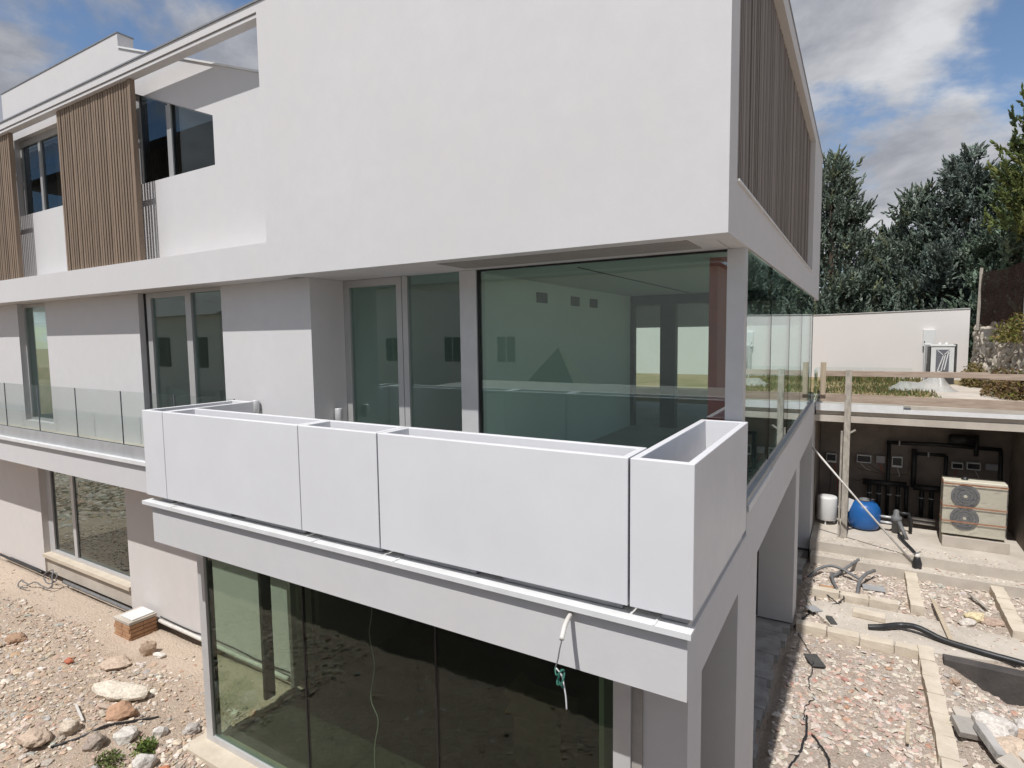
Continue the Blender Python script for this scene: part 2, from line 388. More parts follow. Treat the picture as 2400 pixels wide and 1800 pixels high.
for a, b in ((-9.95, -9.22), (-9.10, -7.97)):
    MB().prism([(a, 2.50), (b, 2.50), (b, hd(b) - .01), (a, hd(a) - .01)], 'y', 5.29, 5.305).build('pane', 'glass_upper', w)
# wooden slat panels between band and beam
def mesh_of(mb, mat, name, bevel=0):
    o = mb.build(name, mat, None, bevel); me = o.data; z = o.location.copy(); bpy.data.objects.remove(o); return me, z
slat_me, _ = mesh_of(MB().box(-.026, .026, -.022, .022, 0, 2.68), 'wood_slat', 'slat')
# open backing: slats carry on rails so that light passes between them
def slat_panel(x0, x1):
    p = B('slat_panel', 'wood_slat', H, (x1, x1 + .035, 4.925, 5.0, 1.235, 3.925), (x0, x1, 4.98, 4.998, 1.5, 1.56), (x0, x1, 4.98, 4.998, 2.55, 2.61), (x0, x1, 4.98, 4.998, 3.6, 3.66))
    n = int(round((x1 - x0) / .08))
    for i in range(n): inst('slat', slat_me, p, (x0 + (i + .5) * (x1 - x0) / n + random.Random(i).uniform(-.004, .004), 4.957 + random.Random(i + 50).uniform(-.003, .003), 1.24), (0, 0, random.Random(i + 9).uniform(-.03, .03)))
slat_panel(-11.93, -9.56); slat_panel(-16.2, -13.87)

# side face of the upper storey
side = MB().box(-1.06, HX0, 5.10, 16.4, .79, 1.25).box(-1.06, HX0, 5.10, 16.4, 3.95, 4.2).box(-1.06, HX0, 5.10, 5.2, 1.25, 3.95).box(-1.06, HX0, 13.94, 16.4, 1.25, 3.95)
side.box(-14, -1.06, 16.2, 16.4, .79, 4.1)
side.build('side_wall', 'render_white', H)
B('coping', 'flashing', H, (-1.1, HX0 + .012, 5.05, 16.41, 4.202, 4.222))
B('sill_strip', 'trim_white', H, (-1.0, HX0 + .02, 5.2, 13.9, 1.252, 1.272))
ls = B('louver_screen', 'dark_frame', H, (-1.055, -1.045, 5.2, 13.94, 1.255, 3.945))
lv_me, _ = mesh_of(MB().box(-.018, .018, -.026, .026, 0, 2.66), 'wood_slat_grey', 'slat')
for i in range(112): inst('slat', lv_me, ls, (-1.022 + random.Random(i).uniform(-.005, .005), 5.24 + i * .0778 + random.Random(i + 7).uniform(-.006, .006), 1.275), (0, 0, random.Random(i + 3).uniform(-.08, .08)))

# floors, ceilings, roof
B('ceiling_slab', 'render_white', H, (XL, -1.07, 5.21, 16.2, .792, 1.0), (-6.13, -1.0, 4.875, 5.208, .7925, 1.0), (-1.0, HX0 - .004, 4.875, 16.3, .793, .80))
B('soffit_panel', 'soffit_grey', H, (-3.93, -1.28, 5.06, 5.60, .785, .7915))
B('roof', 'concrete', H, (-14.7, -1.1, 5.46, 16.2, 3.1, 3.25))
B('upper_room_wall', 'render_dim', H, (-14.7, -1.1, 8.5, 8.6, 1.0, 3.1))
# middle storey walls
YW = 5.23
B('middle_wall', 'render_white', H, (XL, -14.92, YW, 5.5, -1.95, .79), (-13.66, -10.28, YW, 5.5, -1.95, .79), (-14.92, -13.66, YW, 5.5, -1.95, -1.6))
B('middle_wall', 'render_white', H, (-8.02, -6.13, YW, 5.5, -1.95, .79), (-6.33, -6.13, 5.5, 5.9, -1.95, .79))
w = B('window', 'aluminium', H, (-14.92, -14.87, 5.33, 5.4, -1.6, .787), (-13.71, -13.66, 5.33, 5.4, -1.6, .787), (-14.87, -13.71, 5.33, 5.4, .72, .787), (-14.87, -13.71, 5.33, 5.4, -1.6, -1.55))
B('pane', 'glass_green', w, (-14.87, -13.71, 5.36, 5.375, -1.55, .72))
w = B('balcony_door', 'aluminium', H, (-10.16, -10.03, 5.30, 5.38, -1.75, .787), (-9.05, -8.90, 5.30, 5.38, -1.75, .787), (-8.07, -8.02, 5.30, 5.38, -1.75, .787), (-10.03, -9.05, 5.30, 5.38, .70, .787), (-8.90, -8.07, 5.30, 5.38, .74, .787), (-10.03, -9.05, 5.30, 5.38, -1.75, -1.66), (-8.90, -8.07, 5.30, 5.38, -1.75, -1.66))
B('pane', 'glass_green', w, (-10.03, -9.05, 5.335, 5.35, -1.66, .70)); B('pane', 'glass_green', w, (-8.90, -8.07, 5.335, 5.35, -1.66, .74))
B('gasket', 'dark_gasket', w, (-10.275, -10.165, 5.32, 5.37, -1.75, .785))
# glazing behind the terrace
w = B('terrace_door', 'aluminium', H, (-6.125, -6.02, 5.80, 5.88, -1.85, .787), (-5.175, -5.085, 5.80, 5.88, -1.85, .787), (-6.02, -5.175, 5.80, 5.88, .69, .787), (-6.02, -5.175, 5.80, 5.88, -1.85, -1.75))
B('pane', 'glass_green', w, (-6.02, -5.175, 5.83, 5.845, -1.75, .69))
B('gasket', 'dark_gasket', w, (-5.085, -5.075, 5.815, 5.86, -1.85, .785), (-6.125, -5.085, 5.82, 5.86, .7872, .7895))
w = B('window', 'aluminium', H, (-5.075, -4.99, 5.80, 5.88, -1.85, .787))
B('pane', 'glass_green', w, (-4.99, -4.16, 5.83, 5.845, -1.85, .787))
B('column', 'aluminium_light', H, (-4.16, -3.92, 5.79, 5.98, -1.85, .789)); B('corner_column', 'aluminium_light', H, (-1.09, -.93, 5.80, 5.95, -1.85, .789))
w = B('window', 'dark_gasket', H, (-3.92, -3.895, 5.81, 5.87, -1.85, .787), (-3.895, -1.09, 5.815, 5.865, .772, .787))
B('pane', 'glass_green', w, (-3.895, -1.09, 5.83, 5.845, -1.85, .772))
# side glazing, running back
ys = [5.95, 7.72, 9.88, 12.04, 14.2, 14.85]
w = B('side_glazing', 'dark_gasket', H, *[(-.946, -.928, y - .005, y + .005, -1.55, .788) for y in ys[1:-1]], (-.955, -.925, 14.85, 14.875, -1.55, .788))
for a, b in zip(ys, ys[1:]): B('pane', 'glass_clear' if a > 13 else 'glass_green', w, (-.944, -.93, a + .005, b - .005, -1.52, .787))
B('glazing_channel', 'channel', H, (-1.0, -.955, 6.02, 16.0, -1.70, -1.50), (-.955, HX0 + .004, 6.02, 15.9, -1.70, -1.62))
B('rim_film', 'trim_white', H, (-.95, HX0 + .022, 6.03, 7.9, -1.70, -1.685), (HX0 + .006, HX0 + .022, 6.03, 7.9, -1.76, -1.70))
# rooms behind the glass
B('floor_slab', 'inside_floor', H, (-7.2, -1.0, 5.90, 16.0, -2.05, -1.87), (XL, -6.34, 5.45, 12, -2.05, -1.87))
B('interior_wall', 'render_inside', H, (-4.17, -4.06, 5.99, 11.6, -1.87, .79), (-6.33, -6.2, 5.9, 11.7, -1.87, .79), (-6.2, -4.17, 9.0, 9.1, -1.87, .79), (XL, -6.33, 8.6, 8.7, -1.87, .79), (-11.6, -11.5, 5.5, 8.6, -1.87, .79), (XL, -1.2, 16.19, 16.2, .2, .79))
B('back_frame', 'dark_frame', H, (-4.17, -3.98, 11.6, 11.75, -1.87, .6), (-3.44, -3.14, 11.6, 11.8, -1.87, .6), (-2.45, -2.36, 11.6, 11.7, -1.87, .6), (-4.17, -1.1, 11.6, 11.75, .6, .79))
B('red_column', 'steel_red', H, (-1.375, -1.20, 6.38, 6.40, -1.87, .79), (-1.298, -1.278, 6.40, 6.54, -1.87, .79), (-1.375, -1.20, 6.54, 6.56, -1.87, .79))
B('ceiling_slot', 'dark_gasket', H, (-2.845, -2.82, 6.3, 11.4, .784, .7915))
for y in (7.55, 8.72, 9.5): B('wall_socket', 'dark_frame', H, (-4.058, -4.045, y, y + .33, .49, .64))
# bay slab and balcony slab
B('bay_slab', 'render_white', H, (-7.3, -1.2, 3.73, 5.75, -2.42, -1.985), (-1.2, HX0, 3.73, 16.6, -2.42, -1.985), (-1.2, HX0, 6.02, 16.6, -1.985, -1.705))
B('terrace_floor', 'terrace_tile', H, (-7.28, HX0 - .02, 3.76, 5.90, -1.983, -1.925))
lip = B('drip_lip', 'trim_white', H, (-7.42, -.875, 3.675, 3.80, -1.945, -1.92), (-7.42, -.875, 3.675, 3.687, -1.962, -1.945))
for x in (-6.80, -4.42, -3.40, -1.12): B('seam', 'trim_white', lip, (x - .008, x + .008, 3.675, 3.80, -1.92, -1.912))
B('balcony_slab', 'render_white', H, (XL, -7.31, 4.91, 5.69, -2.42, -1.99))
B('balcony_lip', 'trim_white', H, (XL, -7.40, 4.85, 5.0, -1.945, -1.905), (XL, -7.40, 4.85, 4.862, -1.965, -1.945))
B('balcony_floor', 'concrete_pale', H, (XL, -7.32, 5.01, 5.229, -1.988, -1.74))
bal = B('balustrade', 'channel', H, (XL, -7.40, 4.925, 4.945, -1.905, -1.70), (XL, -7.40, 4.97, 4.99, -1.905, -1.70), (XL, -7.4, 4.945, 4.97, -1.905, -1.86))
jx = [-18.04, -16.54, -15.04, -13.54, -12.03, -10.46, -8.89, -7.42]
for a, b in zip(jx, jx[1:]):
    B('glass_panel', 'glass_clear', bal, (a + .008, b - .008, 4.949, 4.966, -1.86, -.81))
    B('joint', 'grille', bal, (b - .007, b + .007, 4.950, 4.965, -1.86, -.812))
B('edge_seal', 'dark_gasket', bal, (XL, -7.4, 4.9455, 4.9485, -1.70, -1.69))
# ground storey
YG = 5.70
B('lower_wall', 'render_bounce', H, (XL, -15.85, YG, 5.95, -5.22, -2.42)); B('lower_wall', 'render_bounce', H, (-12.12, -7.22, YG, 5.95, -5.22, -2.42))
B('window_base', 'concrete_pale', H, (-15.85, -12.12, 5.74, 5.95, -5.22, -4.86))
w = B('window', 'aluminium_light', H, (-15.85, -15.60, 5.82, 5.9, -4.78, -2.422), (-14.66, -14.53, 5.82, 5.9, -4.78, -2.422), (-12.17, -12.12, 5.82, 5.9, -4.78, -2.422), (-15.6, -14.66, 5.82, 5.9, -4.78, -4.70), (-14.53, -12.17, 5.82, 5.9, -4.78, -4.70))
B('pane', 'glass_dark', w, (-15.6, -14.66, 5.85, 5.865, -4.70, -2.422)); B('pane', 'glass_dark', w, (-14.53, -12.17, 5.85, 5.865, -4.70, -2.422))
B('sill', 'tufa', w, (-15.85, -12.12, 5.66, 5.84, -4.858, -4.782))
w = B('bay_window', 'aluminium_light', H, (-7.36, -7.22, 4.27, 4.36, -5.31, -2.422), (-7.22, -1.62, 4.27, 4.36, -5.31, -5.235), (-1.62, -1.475, 4.25, 4.36, -5.31, -2.422), (-7.34, -7.26, 5.6, 5.695, -5.31, -2.422))
ms = [-7.22, -5.37, -3.46, -1.62]
for a, b in zip(ms, ms[1:]): B('pane', 'glass_bay', w, (a + .012, b - .012, 4.30, 4.315, -5.235, -2.422))
B('gasket', 'dark_gasket', w, *[(x - .011, x + .011, 4.295, 4.33, -5.235, -2.422) for x in ms[1:3]], (-7.22, -7.17, 4.32, 4.36, -5.235, -2.422))
B('pane', 'glass_clear', w, (-7.31, -7.295, 4.36, 5.6, -5.235, -2.422))
B('mullion', 'dark_frame', w, (-7.33, -7.27, 5.12, 5.28, -5.235, -2.422))
B('sill', 'tufa', H, (-7.5, -1.4, 4.02, 4.45, -5.40, -5.312))
B('footing', 'concrete_dark', H, (-7.46, -1.4, 4.06, 4.45, -5.75, -5.402))
B('front_pier', 'concrete', H, (-1.472, -1.39, 4.28, 4.36, -5.5, -2.422))
B('front_pier', 'render_white', H, (-1.388, -1.04, 4.3, 4.75, -5.5, -2.422))
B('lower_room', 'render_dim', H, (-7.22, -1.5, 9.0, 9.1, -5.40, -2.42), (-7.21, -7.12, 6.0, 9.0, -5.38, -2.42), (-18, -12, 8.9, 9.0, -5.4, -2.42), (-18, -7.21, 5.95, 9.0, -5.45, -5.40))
B('lower_floor', 'bitumen', H, (-7.22, -1.5, 4.46, 9.0, -5.42, -5.38))
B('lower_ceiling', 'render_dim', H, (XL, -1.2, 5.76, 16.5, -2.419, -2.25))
B('side_pier', 'render_white', H, (-1.75, HX0, 5.62, 6.80, -5.29, -2.422)); B('side_pier', 'render_white', H, (-1.75, HX0, 11.45, 12.15, -5.29, -2.422)); B('side_pier', 'render_white', H, (-1.75, HX0, 15.6, 16.6, -5.25, -2.422))
for a, b in ((4.76, 5.61), (6.81, 11.44), (12.16, 15.59)):
    w = B('side_window', 'dark_frame', H, (-1.56, -1.5, a, a + .05, -5.25, -2.424), (-1.56, -1.5, b - .05, b, -5.25, -2.424))
    B('pane', 'glass_dark', w, (-1.54, -1.525, a + .05, b - .05, -5.25, -2.424))
    B('back_panel', 'render_inside', w, (-1.95, -1.9, a, b, -5.25, -2.424))
fm = MB()
rnd = random.Random(4)
for k in range(44):
    y = 4.8 + k * .27; fm.box(-2.0, HX0 - .02 - rnd.uniform(0, .16), y, y + .268, -5.8, -5.305 - rnd.uniform(0, .02))
fm.build('side_footing', 'concrete_dark', H)
# ------------------------------------------------------------------ planters on the terrace edge
def planter(x0, x1, y0, y1, label, feet):
    z0, z1, t = -1.85, -.82, .052
    p = thing('planter', label, 'planter', ((x0 + x1) / 2, (y0 + y1) / 2, -1.915), 'white planters along the terrace edge')
    m = MB()
    vs = [(x, y, z) for z in (z0, z1) for (x, y) in ((x0, y0), (x1, y0), (x1, y1), (x0, y1))]
    vi = [(x, y, z) for z in (z0 + .32, z1) for (x, y) in ((x0 + t, y0 + t), (x1 - t, y0 + t), (x1 - t, y1 - t), (x0 + t, y1 - t))]
    fs = [(3, 2, 1, 0)] + [(i, (i + 1) % 4, 4 + (i + 1) % 4, 4 + i) for i in range(4)]
    fs += [(8, 9, 10, 11)] + [(8 + (i + 1) % 4, 8 + i, 12 + i, 12 + (i + 1) % 4) for i in range(4)]
    fs += [(4 + i, 4 + (i + 1) % 4, 12 + (i + 1) % 4, 12 + i) for i in range(4)]
    m.add(vs + vi, fs).build('shell', 'planter_white', p, .006)
    for f in feet: B('foot', 'box_grey', p, (*f, -1.914, z0 - .003))
    return p
planter(-7.38, -6.95, 3.72, 4.92, 'white planter turned back towards the house at the far end of the terrace row', [(-7.2, -6.97, 3.80, 3.9), (-7.3, -7.0, 4.5, 4.6)])
planter(-6.94, -4.615, 3.72, 4.13, 'long white planter second from the far end of the terrace row', [(-6.72, -5.85, 3.80, 3.9), (-5.6, -4.66, 3.80, 3.9), (-6.7, -4.7, 3.98, 4.06)])
planter(-4.605, -3.595, 3.72, 4.13, 'shortest white planter in the middle of the terrace row', [(-4.40, -3.64, 3.80, 3.9), (-4.4, -3.7, 3.98, 4.06)])
planter(-3.58, -1.315, 3.72, 4.13, 'longest white planter next to the corner one on the terrace edge', [(-3.38, -2.62, 3.80, 3.9), (-2.36, -1.38, 3.80, 3.9), (-3.3, -1.5, 3.98, 4.06)])
planter(-1.30, -.875, 3.72, 5.77, 'white corner planter running back along the terrace side, nearest and tallest looking', [(-1.10, -.92, 3.80, 3.9), (-1.2, -.95, 5.5, 5.6)])

# ------------------------------------------------------------------ small things on the house
def lamp(c, n, label):
    t = thing('wall_lamp', label, 'lamp', (c[0], c[1], c[2] - .1))
    MB().lathe((c[0] + n[0] * .065, c[1] + n[1] * .065, c[2] - .09), [(.045, 0), (.05, .008), (.05, .172), (.045, .18)], 20).build('body', 'aluminium_light', t, 0, True)
    B('bracket', 'aluminium_light', t, (min(c[0], c[0] + n[0] * .03) - .015 * abs(n[1]), max(c[0], c[0] + n[0] * .03) + .015 * abs(n[1]), min(c[1], c[1] + n[1] * .03) - .015 * abs(n[0]), max(c[1], c[1] + n[1] * .03) + .015 * abs(n[0]), c[2] - .04, c[2] + .04))
lamp((-6.128, 5.58, -1.03), (1, 0), 'grey cylinder wall lamp on the shaded return wall beside the terrace door')
lamp((-7.25, 5.228, -.93), (0, -1), 'grey cylinder wall lamp low on the sunlit wall behind the long planter')

t = thing('loose_conduit', 'pale conduit stub with dangling wires sticking out of the slab face', 'conduit', (-1.74, 3.6, -2.5))
MB().tube(wob([(-1.74, 3.74, -2.0), (-1.715, 3.58, -2.01), (-1.68, 3.44, -2.05)], 4), .017, 10).build('tube', 'pale_pipe', t, 0, True)
MB().tube(wob([(-1.68, 3.45, -2.05), (-1.69, 3.43, -2.12), (-1.705, 3.43, -2.2), (-1.725, 3.43, -2.26)], 5), .005, 6).build('wire', 'grey_pipe', t, 0, True)
MB().tube(wob([(-1.725, 3.43, -2.26), (-1.70, 3.40, -2.29), (-1.66, 3.42, -2.25), (-1.67, 3.45, -2.30), (-1.71, 3.45, -2.33), (-1.70, 3.41, -2.36), (-1.66, 3.40, -2.33), (-1.655, 3.43, -2.28), (-1.685, 3.44, -2.27), (-1.70, 3.43, -2.34), (-1.66, 3.42, -2.38)], 5), .006, 6).build('wire', 'wire_green', t, 0, True)
MB().tube(wob([(-1.72, 3.43, -2.26), (-1.68, 3.44, -2.31), (-1.655, 3.43, -2.39), (-1.645, 3.43, -2.45), (-1.64, 3.43, -2.53)], 5), .0055, 6).build('wire', 'wire_white', t, 0, True)
setp(MB().tube(wob([(-4.61, 4.62, -2.43), (-4.61, 4.62, -3.02), (-4.66, 4.62, -3.33), (-4.60, 4.62, -3.67), (-4.67, 4.62, -4.09), (-4.57, 4.62, -4.32), (-4.64, 4.62, -4.7), (-4.62, 4.6, -5.3)], 8), .005, 6).build('hanging_wire', 'wire_white', None, 0, True), 'thin white wire hanging behind the ground floor bay glass', 'wire')
t = thing('cardboard_box', 'open cardboard box standing inside behind the bay glass', 'box', (-3.25, 6.3, -5.38))
B('carton', 'cardboard', t, (-3.6, -2.95, 6.0, 6.5, -5.378, -4.6)); MB().obox((-3.27, 5.9, -4.52), .33, .13, .006, 0, .5).build('flap', 'cardboard', t); MB().obox((-3.68, 6.25, -4.54), .1, .24, .006, 0, 0, .6).build('flap', 'cardboard', t)

# conduit along the foot of the lower wall
t = thing('wall_conduit', 'grey conduit running along the foot of the lower wall', 'conduit', (-11, 5.65, -5.25))
MB().tube(wob([(-14.9, 5.66, -5.24), (-13.5, 5.655, -5.235), (-12.0, 5.66, -5.24), (-11.62, 5.66, -5.24)], 6, .004), .035, 10).build('pipe', 'grey_pipe', t, 0, True)
MB().tube(wob([(-11.08, 5.66, -5.19), (-10.0, 5.655, -5.2), (-8.6, 5.65, -5.22), (-7.45, 5.64, -5.23)], 6, .004), .035, 10).build('pipe', 'pale_pipe', t, 0, True)
MB().tube(wob([(-11.1, 5.69, -5.13), (-10.2, 5.685, -5.15), (-9.2, 5.69, -5.14), (-8.2, 5.685, -5.17), (-7.4, 5.69, -5.16)], 6, .004), .008, 6).build('cable', 'black_plastic', t, 0, True)
MB().tube(wob([(-18.3, 5.67, -5.25), (-17.2, 5.66, -5.24), (-15.95, 5.66, -5.25)], 6, .004), .03, 10).build('pipe', 'black_plastic', t, 0, True)
setp(MB().tube(wob([(-15.2, 5.60, -5.3), (-15.1, 5.5, -5.1), (-14.95, 5.55, -5.02), (-14.85, 5.5, -5.16), (-15.05, 5.42, -5.22), (-15.25, 5.45, -5.08), (-15.1, 5.56, -4.98), (-14.9, 5.46, -5.06), (-14.8, 5.4, -5.25), (-15.0, 5.35, -5.27), (-15.3, 5.3, -5.2), (-15.5, 5.25, -5.27), (-15.75, 5.2, -5.22), (-15.6, 5.1, -5.29), (-15.3, 5.15, -5.27)], 7, .012, 3), .013, 7).build('cable_tangle', 'grey_pipe', None, 0, True), 'grey tangle of loose cable at the foot of the lower window', 'cable')

# brick meter pedestal
t = thing('brick_pedestal', 'low orange brick pedestal with a white lid against the lower wall', 'pedestal', (-11.35, 5.39, -5.4))
bx0, bx1, by0, by1 = -11.62, -11.08, 5.14, 5.62
B('core', 'concrete', t, (bx0 + .02, bx1 - .02, by0 + .02, by1 - .02, -5.45, -5.055))
brick_me = mesh_of(MB().box(0, .255, 0, .018, 0, .062), 'brick_face', 'brick', .004)[0]
for r in range(5):
    z = -5.445 + r * .0735
    for i in range(2): inst('brick', brick_me, t, (bx0 + .135 + i * .268 - (.04 if r % 2 else 0) + .02, by0 + .009, z))
    for i in range(2): inst('brick', brick_me, t, (bx1 - .009, by0 + .125 + i * .235, z), (0, 0, math.pi / 2), (.9, 1, 1))
B('cap', 'concrete_pale', t, (bx0 - .005, bx1 + .005, by0 - .005, by1, -5.075, -5.02), bevel=.006)
B('lid', 'unit_white', t, (bx0 + .11, bx1 - .03, by0 + .07, by1 - .02, -5.019, -4.995), bevel=.006)

# ------------------------------------------------------------------ rubble
RS = np.random.RandomState(11)
def ico(sub):
    bm = bmesh.new(); bmesh.ops.create_icosphere(bm, subdivisions=sub, radius=1)
    v = np.array([q.co[:] for q in bm.verts]); f = np.array([[q.index for q in p.verts] for p in bm.faces]); bm.free(); return v, f
ICO1, ICO2, ICO3 = ico(1), ico(2), ico(3)
def scatter(name, label, cat, pts, sizes, cols, flat=.45, jit=.28, par=None):
    v0, f0 = ICO1; n = len(pts); k = len(v0)
    V = np.repeat(v0[None], n, 0) * (1 + RS.uniform(-jit, jit, (n, k, 1)))
    V *= np.stack([RS.uniform(.7, 1.5, n), RS.uniform(.6, 1.1, n), RS.uniform(.5, 1.3, n) * flat], 1)[:, None] * sizes[:, None, None]
    V[..., :] = np.clip(V, -sizes[:, None, None] * 1.05, sizes[:, None, None] * 1.05)
    a = RS.uniform(0, 6.283, n); tx = RS.uniform(-.45, .45, n); c, s_ = np.cos(a), np.sin(a)
    ct, st = np.cos(tx), np.sin(tx)
    y, z = V[..., 1] * ct[:, None] - V[..., 2] * st[:, None], V[..., 1] * st[:, None] + V[..., 2] * ct[:, None]
    x = V[..., 0]; X = x * c[:, None] - y * s_[:, None]; Y = x * s_[:, None] + y * c[:, None]
    V = np.stack([X, Y, z], 2) + pts[:, None]
    m = MB(); m.v = V.reshape(-1, 3).tolist(); m.f = (f0[None] + (np.arange(n) * k)[:, None, None]).reshape(-1, 3).tolist()
    m.c = np.repeat(np.concatenate([cols, np.ones((n, 1))], 1), k, 0)
    o = m.build(name, 'stone_mat', par, recalc=False); setp(o, label, cat, None, 'stuff'); return o
def pick(pal, w, n, var=.12):
    p = np.array(pal)[RS.choice(len(pal), n, p=np.array(w) / sum(w))]; return np.clip(p * (1 + RS.uniform(-var, var, (n, 1))) + RS.uniform(-.015, .015, (n, 3)), .02, .9)
EARTH = [(.54, .45, .36), (.45, .345, .26), (.62, .56, .49), (.36, .31, .26), (.46, .30, .21), (.38, .37, .33)]
def zone(x0, x1, y0, y1, n, dens=None):
    P = np.stack([RS.uniform(x0, x1, n), RS.uniform(y0, y1, n)], 1)
    if dens: P = P[[RS.rand() < dens(x, y) for x, y in P]]
    return np.array([(x, y, ground_h(x, y)) for x, y in P])
def dl(x, y):
    d = .25 + .75 * min(1, max(0, .5 + 1.6 * nz(x, y, 21, .55)))
    if y > 4.95 + .3 * nz(x, y, 9, .9): d *= .06
    return d
p = zone(-19, -7.0, 1.6, 5.55, 46000, dl); p[:, 2] += .006
scatter('rubble', 'sandy rubble and pebbles strewn over the ground before the lower windows', 'rubble', p, .007 + .034 * RS.rand(len(p)) ** 4, pick(EARTH, (5, 5, 2.2, 2, .6, .8), len(p)))
p = zone(-15, -7.0, 1.8, 5.0, 6500, lambda x, y: min(1, max(0, .35 + 1.5 * nz(x, y, 41, .9))))
scatter('rubble_clods', 'larger broken stones and mortar lumps among the sandy rubble', 'rubble', p, .02 + .055 * RS.rand(len(p)) ** 3.4, pick(EARTH, (5, 5, 2.5, 2.5, .5, 1.5), len(p)), .55)
p = zone(-30, -18.5, -2, 5.2, 7000); p[:, 2] = -5.38 + .5 * np.array([max(0, 1 - math.hypot((x + 22.5) / 4.5, (y - 1.2) / 2.4)) for x, y, _ in p])
scatter('rubble_heap', 'heap of broken stone and slabs on the lot, mirrored in the lower window', 'rubble', p, .03 + .15 * RS.rand(len(p)) ** 2.2, pick(EARTH, (4, 4, 3, 3, 1, 2), len(p)), .4)
p = zone(-27, -9.5, -9, 1.2, 3000)
scatter('far_rubble', 'heaped stones on the bare lot, mirrored in the lower window', 'rubble', p, .04 + .16 * RS.rand(len(p)) ** 3, pick(EARTH, (4, 3, 3, 2, 1, 1), len(p)))
p = zone(-9, -.9, -5, 3.9, 2600)
scatter('forecourt_rubble', 'loose stones on the bare ground in front of the bay', 'rubble', p, .01 + .05 * RS.rand(len(p)) ** 3.5, pick(EARTH, (4, 4, 2, 2, 1, 1), len(p)))
YARD = [(.55, .48, .405), (.59, .53, .46), (.46, .395, .33), (.42, .25, .19), (.48, .35, .285), (.40, .37, .335)]
def dr(x, y):
    if y > 15.0 or (11.2 < y < 13.0 and -.2 < x < 2.3): return .12
    return .35 + .65 * min(1, max(0, .55 + 1.4 * nz(x, y, 31, .8)))
p = zone(-.86, 4.2, 6.6, 15.3, 42000, dr)
red = np.array([max(0, 1 - math.hypot((x - .1) / 1.3, (y - 9.2) / 2.2)) for x, y, _ in p])
c = pick(YARD, (5, 2.5, 4, .25, .7, 1.2), len(p)); rc = pick(YARD[3:5] + [(.53, .40, .335)], (1.3, 3, 3), len(p)); k = RS.rand(len(p)) < red * .6
c[k] = rc[k]
scatter('yard_rubble', 'broken stone and red tile shards covering the narrow side yard', 'rubble', p, .006 + .06 * RS.rand(len(p)) ** 4, c, .34, .38)
def rock(name, label, x, y, size, col, shape=(1, .75, .5), rz=0, seed=0, cat='rock', sub=ICO3, z=None, tilt=0):
    v, f = sub; o = Vector((seed * 3.1, seed * 1.7, seed * .9)); vs = []
    M = Matrix.Rotation(rz, 3, 'Z') @ Matrix.Rotation(tilt, 3, 'X')
    for q in v:
        q = Vector(q); d = 1 + .42 * noise.noise(q * 1.1 + o) + .16 * noise.noise(q * 2.7 + o) + .06 * noise.noise(q * 7 + o)
        w = Vector((q.x * shape[0], q.y * shape[1], q.z * shape[2])) * d * size
        w = M @ w; vs.append((w.x + x, w.y + y, w.z))
    m = MB(); zc = (ground_h(x, y) if z is None else z) + size * shape[2] * .55
    m.v = [(a, b, c_ + zc) for a, b, c_ in vs]; m.f = f.tolist(); m.c = [(*[cc * (1 + .12 * noise.noise(Vector(q) * 2 + o)) for cc in col], 1) for q in v]
    return setp(m.build(name, 'stone_mat', None, recalc=False), label, cat)
rock('boulder', 'biggest pale limestone slab lying flat on the sandy rubble', -9.42, 4.17, .36, (.58, .52, .43), (1.1, .52, .34), .35, 2)
rock('boulder', 'brown upright stone casting a shadow near the brick pedestal', -10.38, 5.08, .17, (.40, .30, .22), (.8, .6, .95), .5, 5)
rock('rock', 'small white stone beside the brown upright stone', -10.1, 5.12, .1, (.62, .58, .52), (1.2, .6, .5), .3, 6)
rock('boulder', 'rounded tan stone half buried between pedestal and limestone slab', -10.45, 4.62, .22, (.47, .37, .29), (1.1, .8, .35), .3, 7)
rock('boulder', 'reddish brown stone beside the black hose on the rubble', -8.83, 3.92, .19, (.42, .26, .17), (1, .8, .7), .6, 8)
rock('rock', 'pale cream stone lying against the reddish brown one', -8.98, 3.98, .13, (.58, .50, .40), (1.2, .7, .6), .2, 9)
rock('boulder', 'flat brown stone in the corner of the sandy lot', -9.22, 3.05, .2, (.46, .36, .28), (1, .8, .5), .1, 10)
rock('rock', 'grey tan stone between the hose and the flat brown stone', -9.05, 3.38, .13, (.48, .41, .33), (.9, .8, .8), .8, 11)
rock('rock', 'white angular block between the hose and the weeds', -8.30, 3.72, .14, (.55, .52, .47), (1.1, .9, .6), .9, 12, sub=ICO2)
rock('rock', 'white chalky fragment just above the taller weed', -8.02, 4.02, .1, (.56, .53, .49), (1, .8, .8), .4, 13, sub=ICO2)
rock('rock', 'round white lump beside the weeds near the bay sill', -7.56, 3.56, .13, (.52, .49, .45), (1, .9, .9), .4, 14)
rock('rock', 'lone brown clod far back on the sandy ground', -12.9, 4.12, .17, (.36, .24, .16), (1, .7, .55), .4, 15)
rock('rock', 'grey stone on the rubble by the bay corner post', -7.75, 4.3, .11, (.40, .37, .34), (1, .8, .6), 1.4, 16)
rock('rock', 'dark grey lump at the photo bottom beside the weeds', -8.42, 3.42, .13, (.30, .25, .21), (1, .9, .7), 1.0, 17)
rock('brick_shard', 'small red brick shard alone on the sandy rubble', -11.2, 4.25, .07, (.42, .15, .09), (1.2, .8, .6), .4, 18, 'shard', ICO2)
rock('brick_shard', 'orange tile shard beside the white lump by the sill', -7.35, 3.68, .07, (.46, .20, .11), (1.2, .8, .5), .9, 19, 'shard', ICO2)
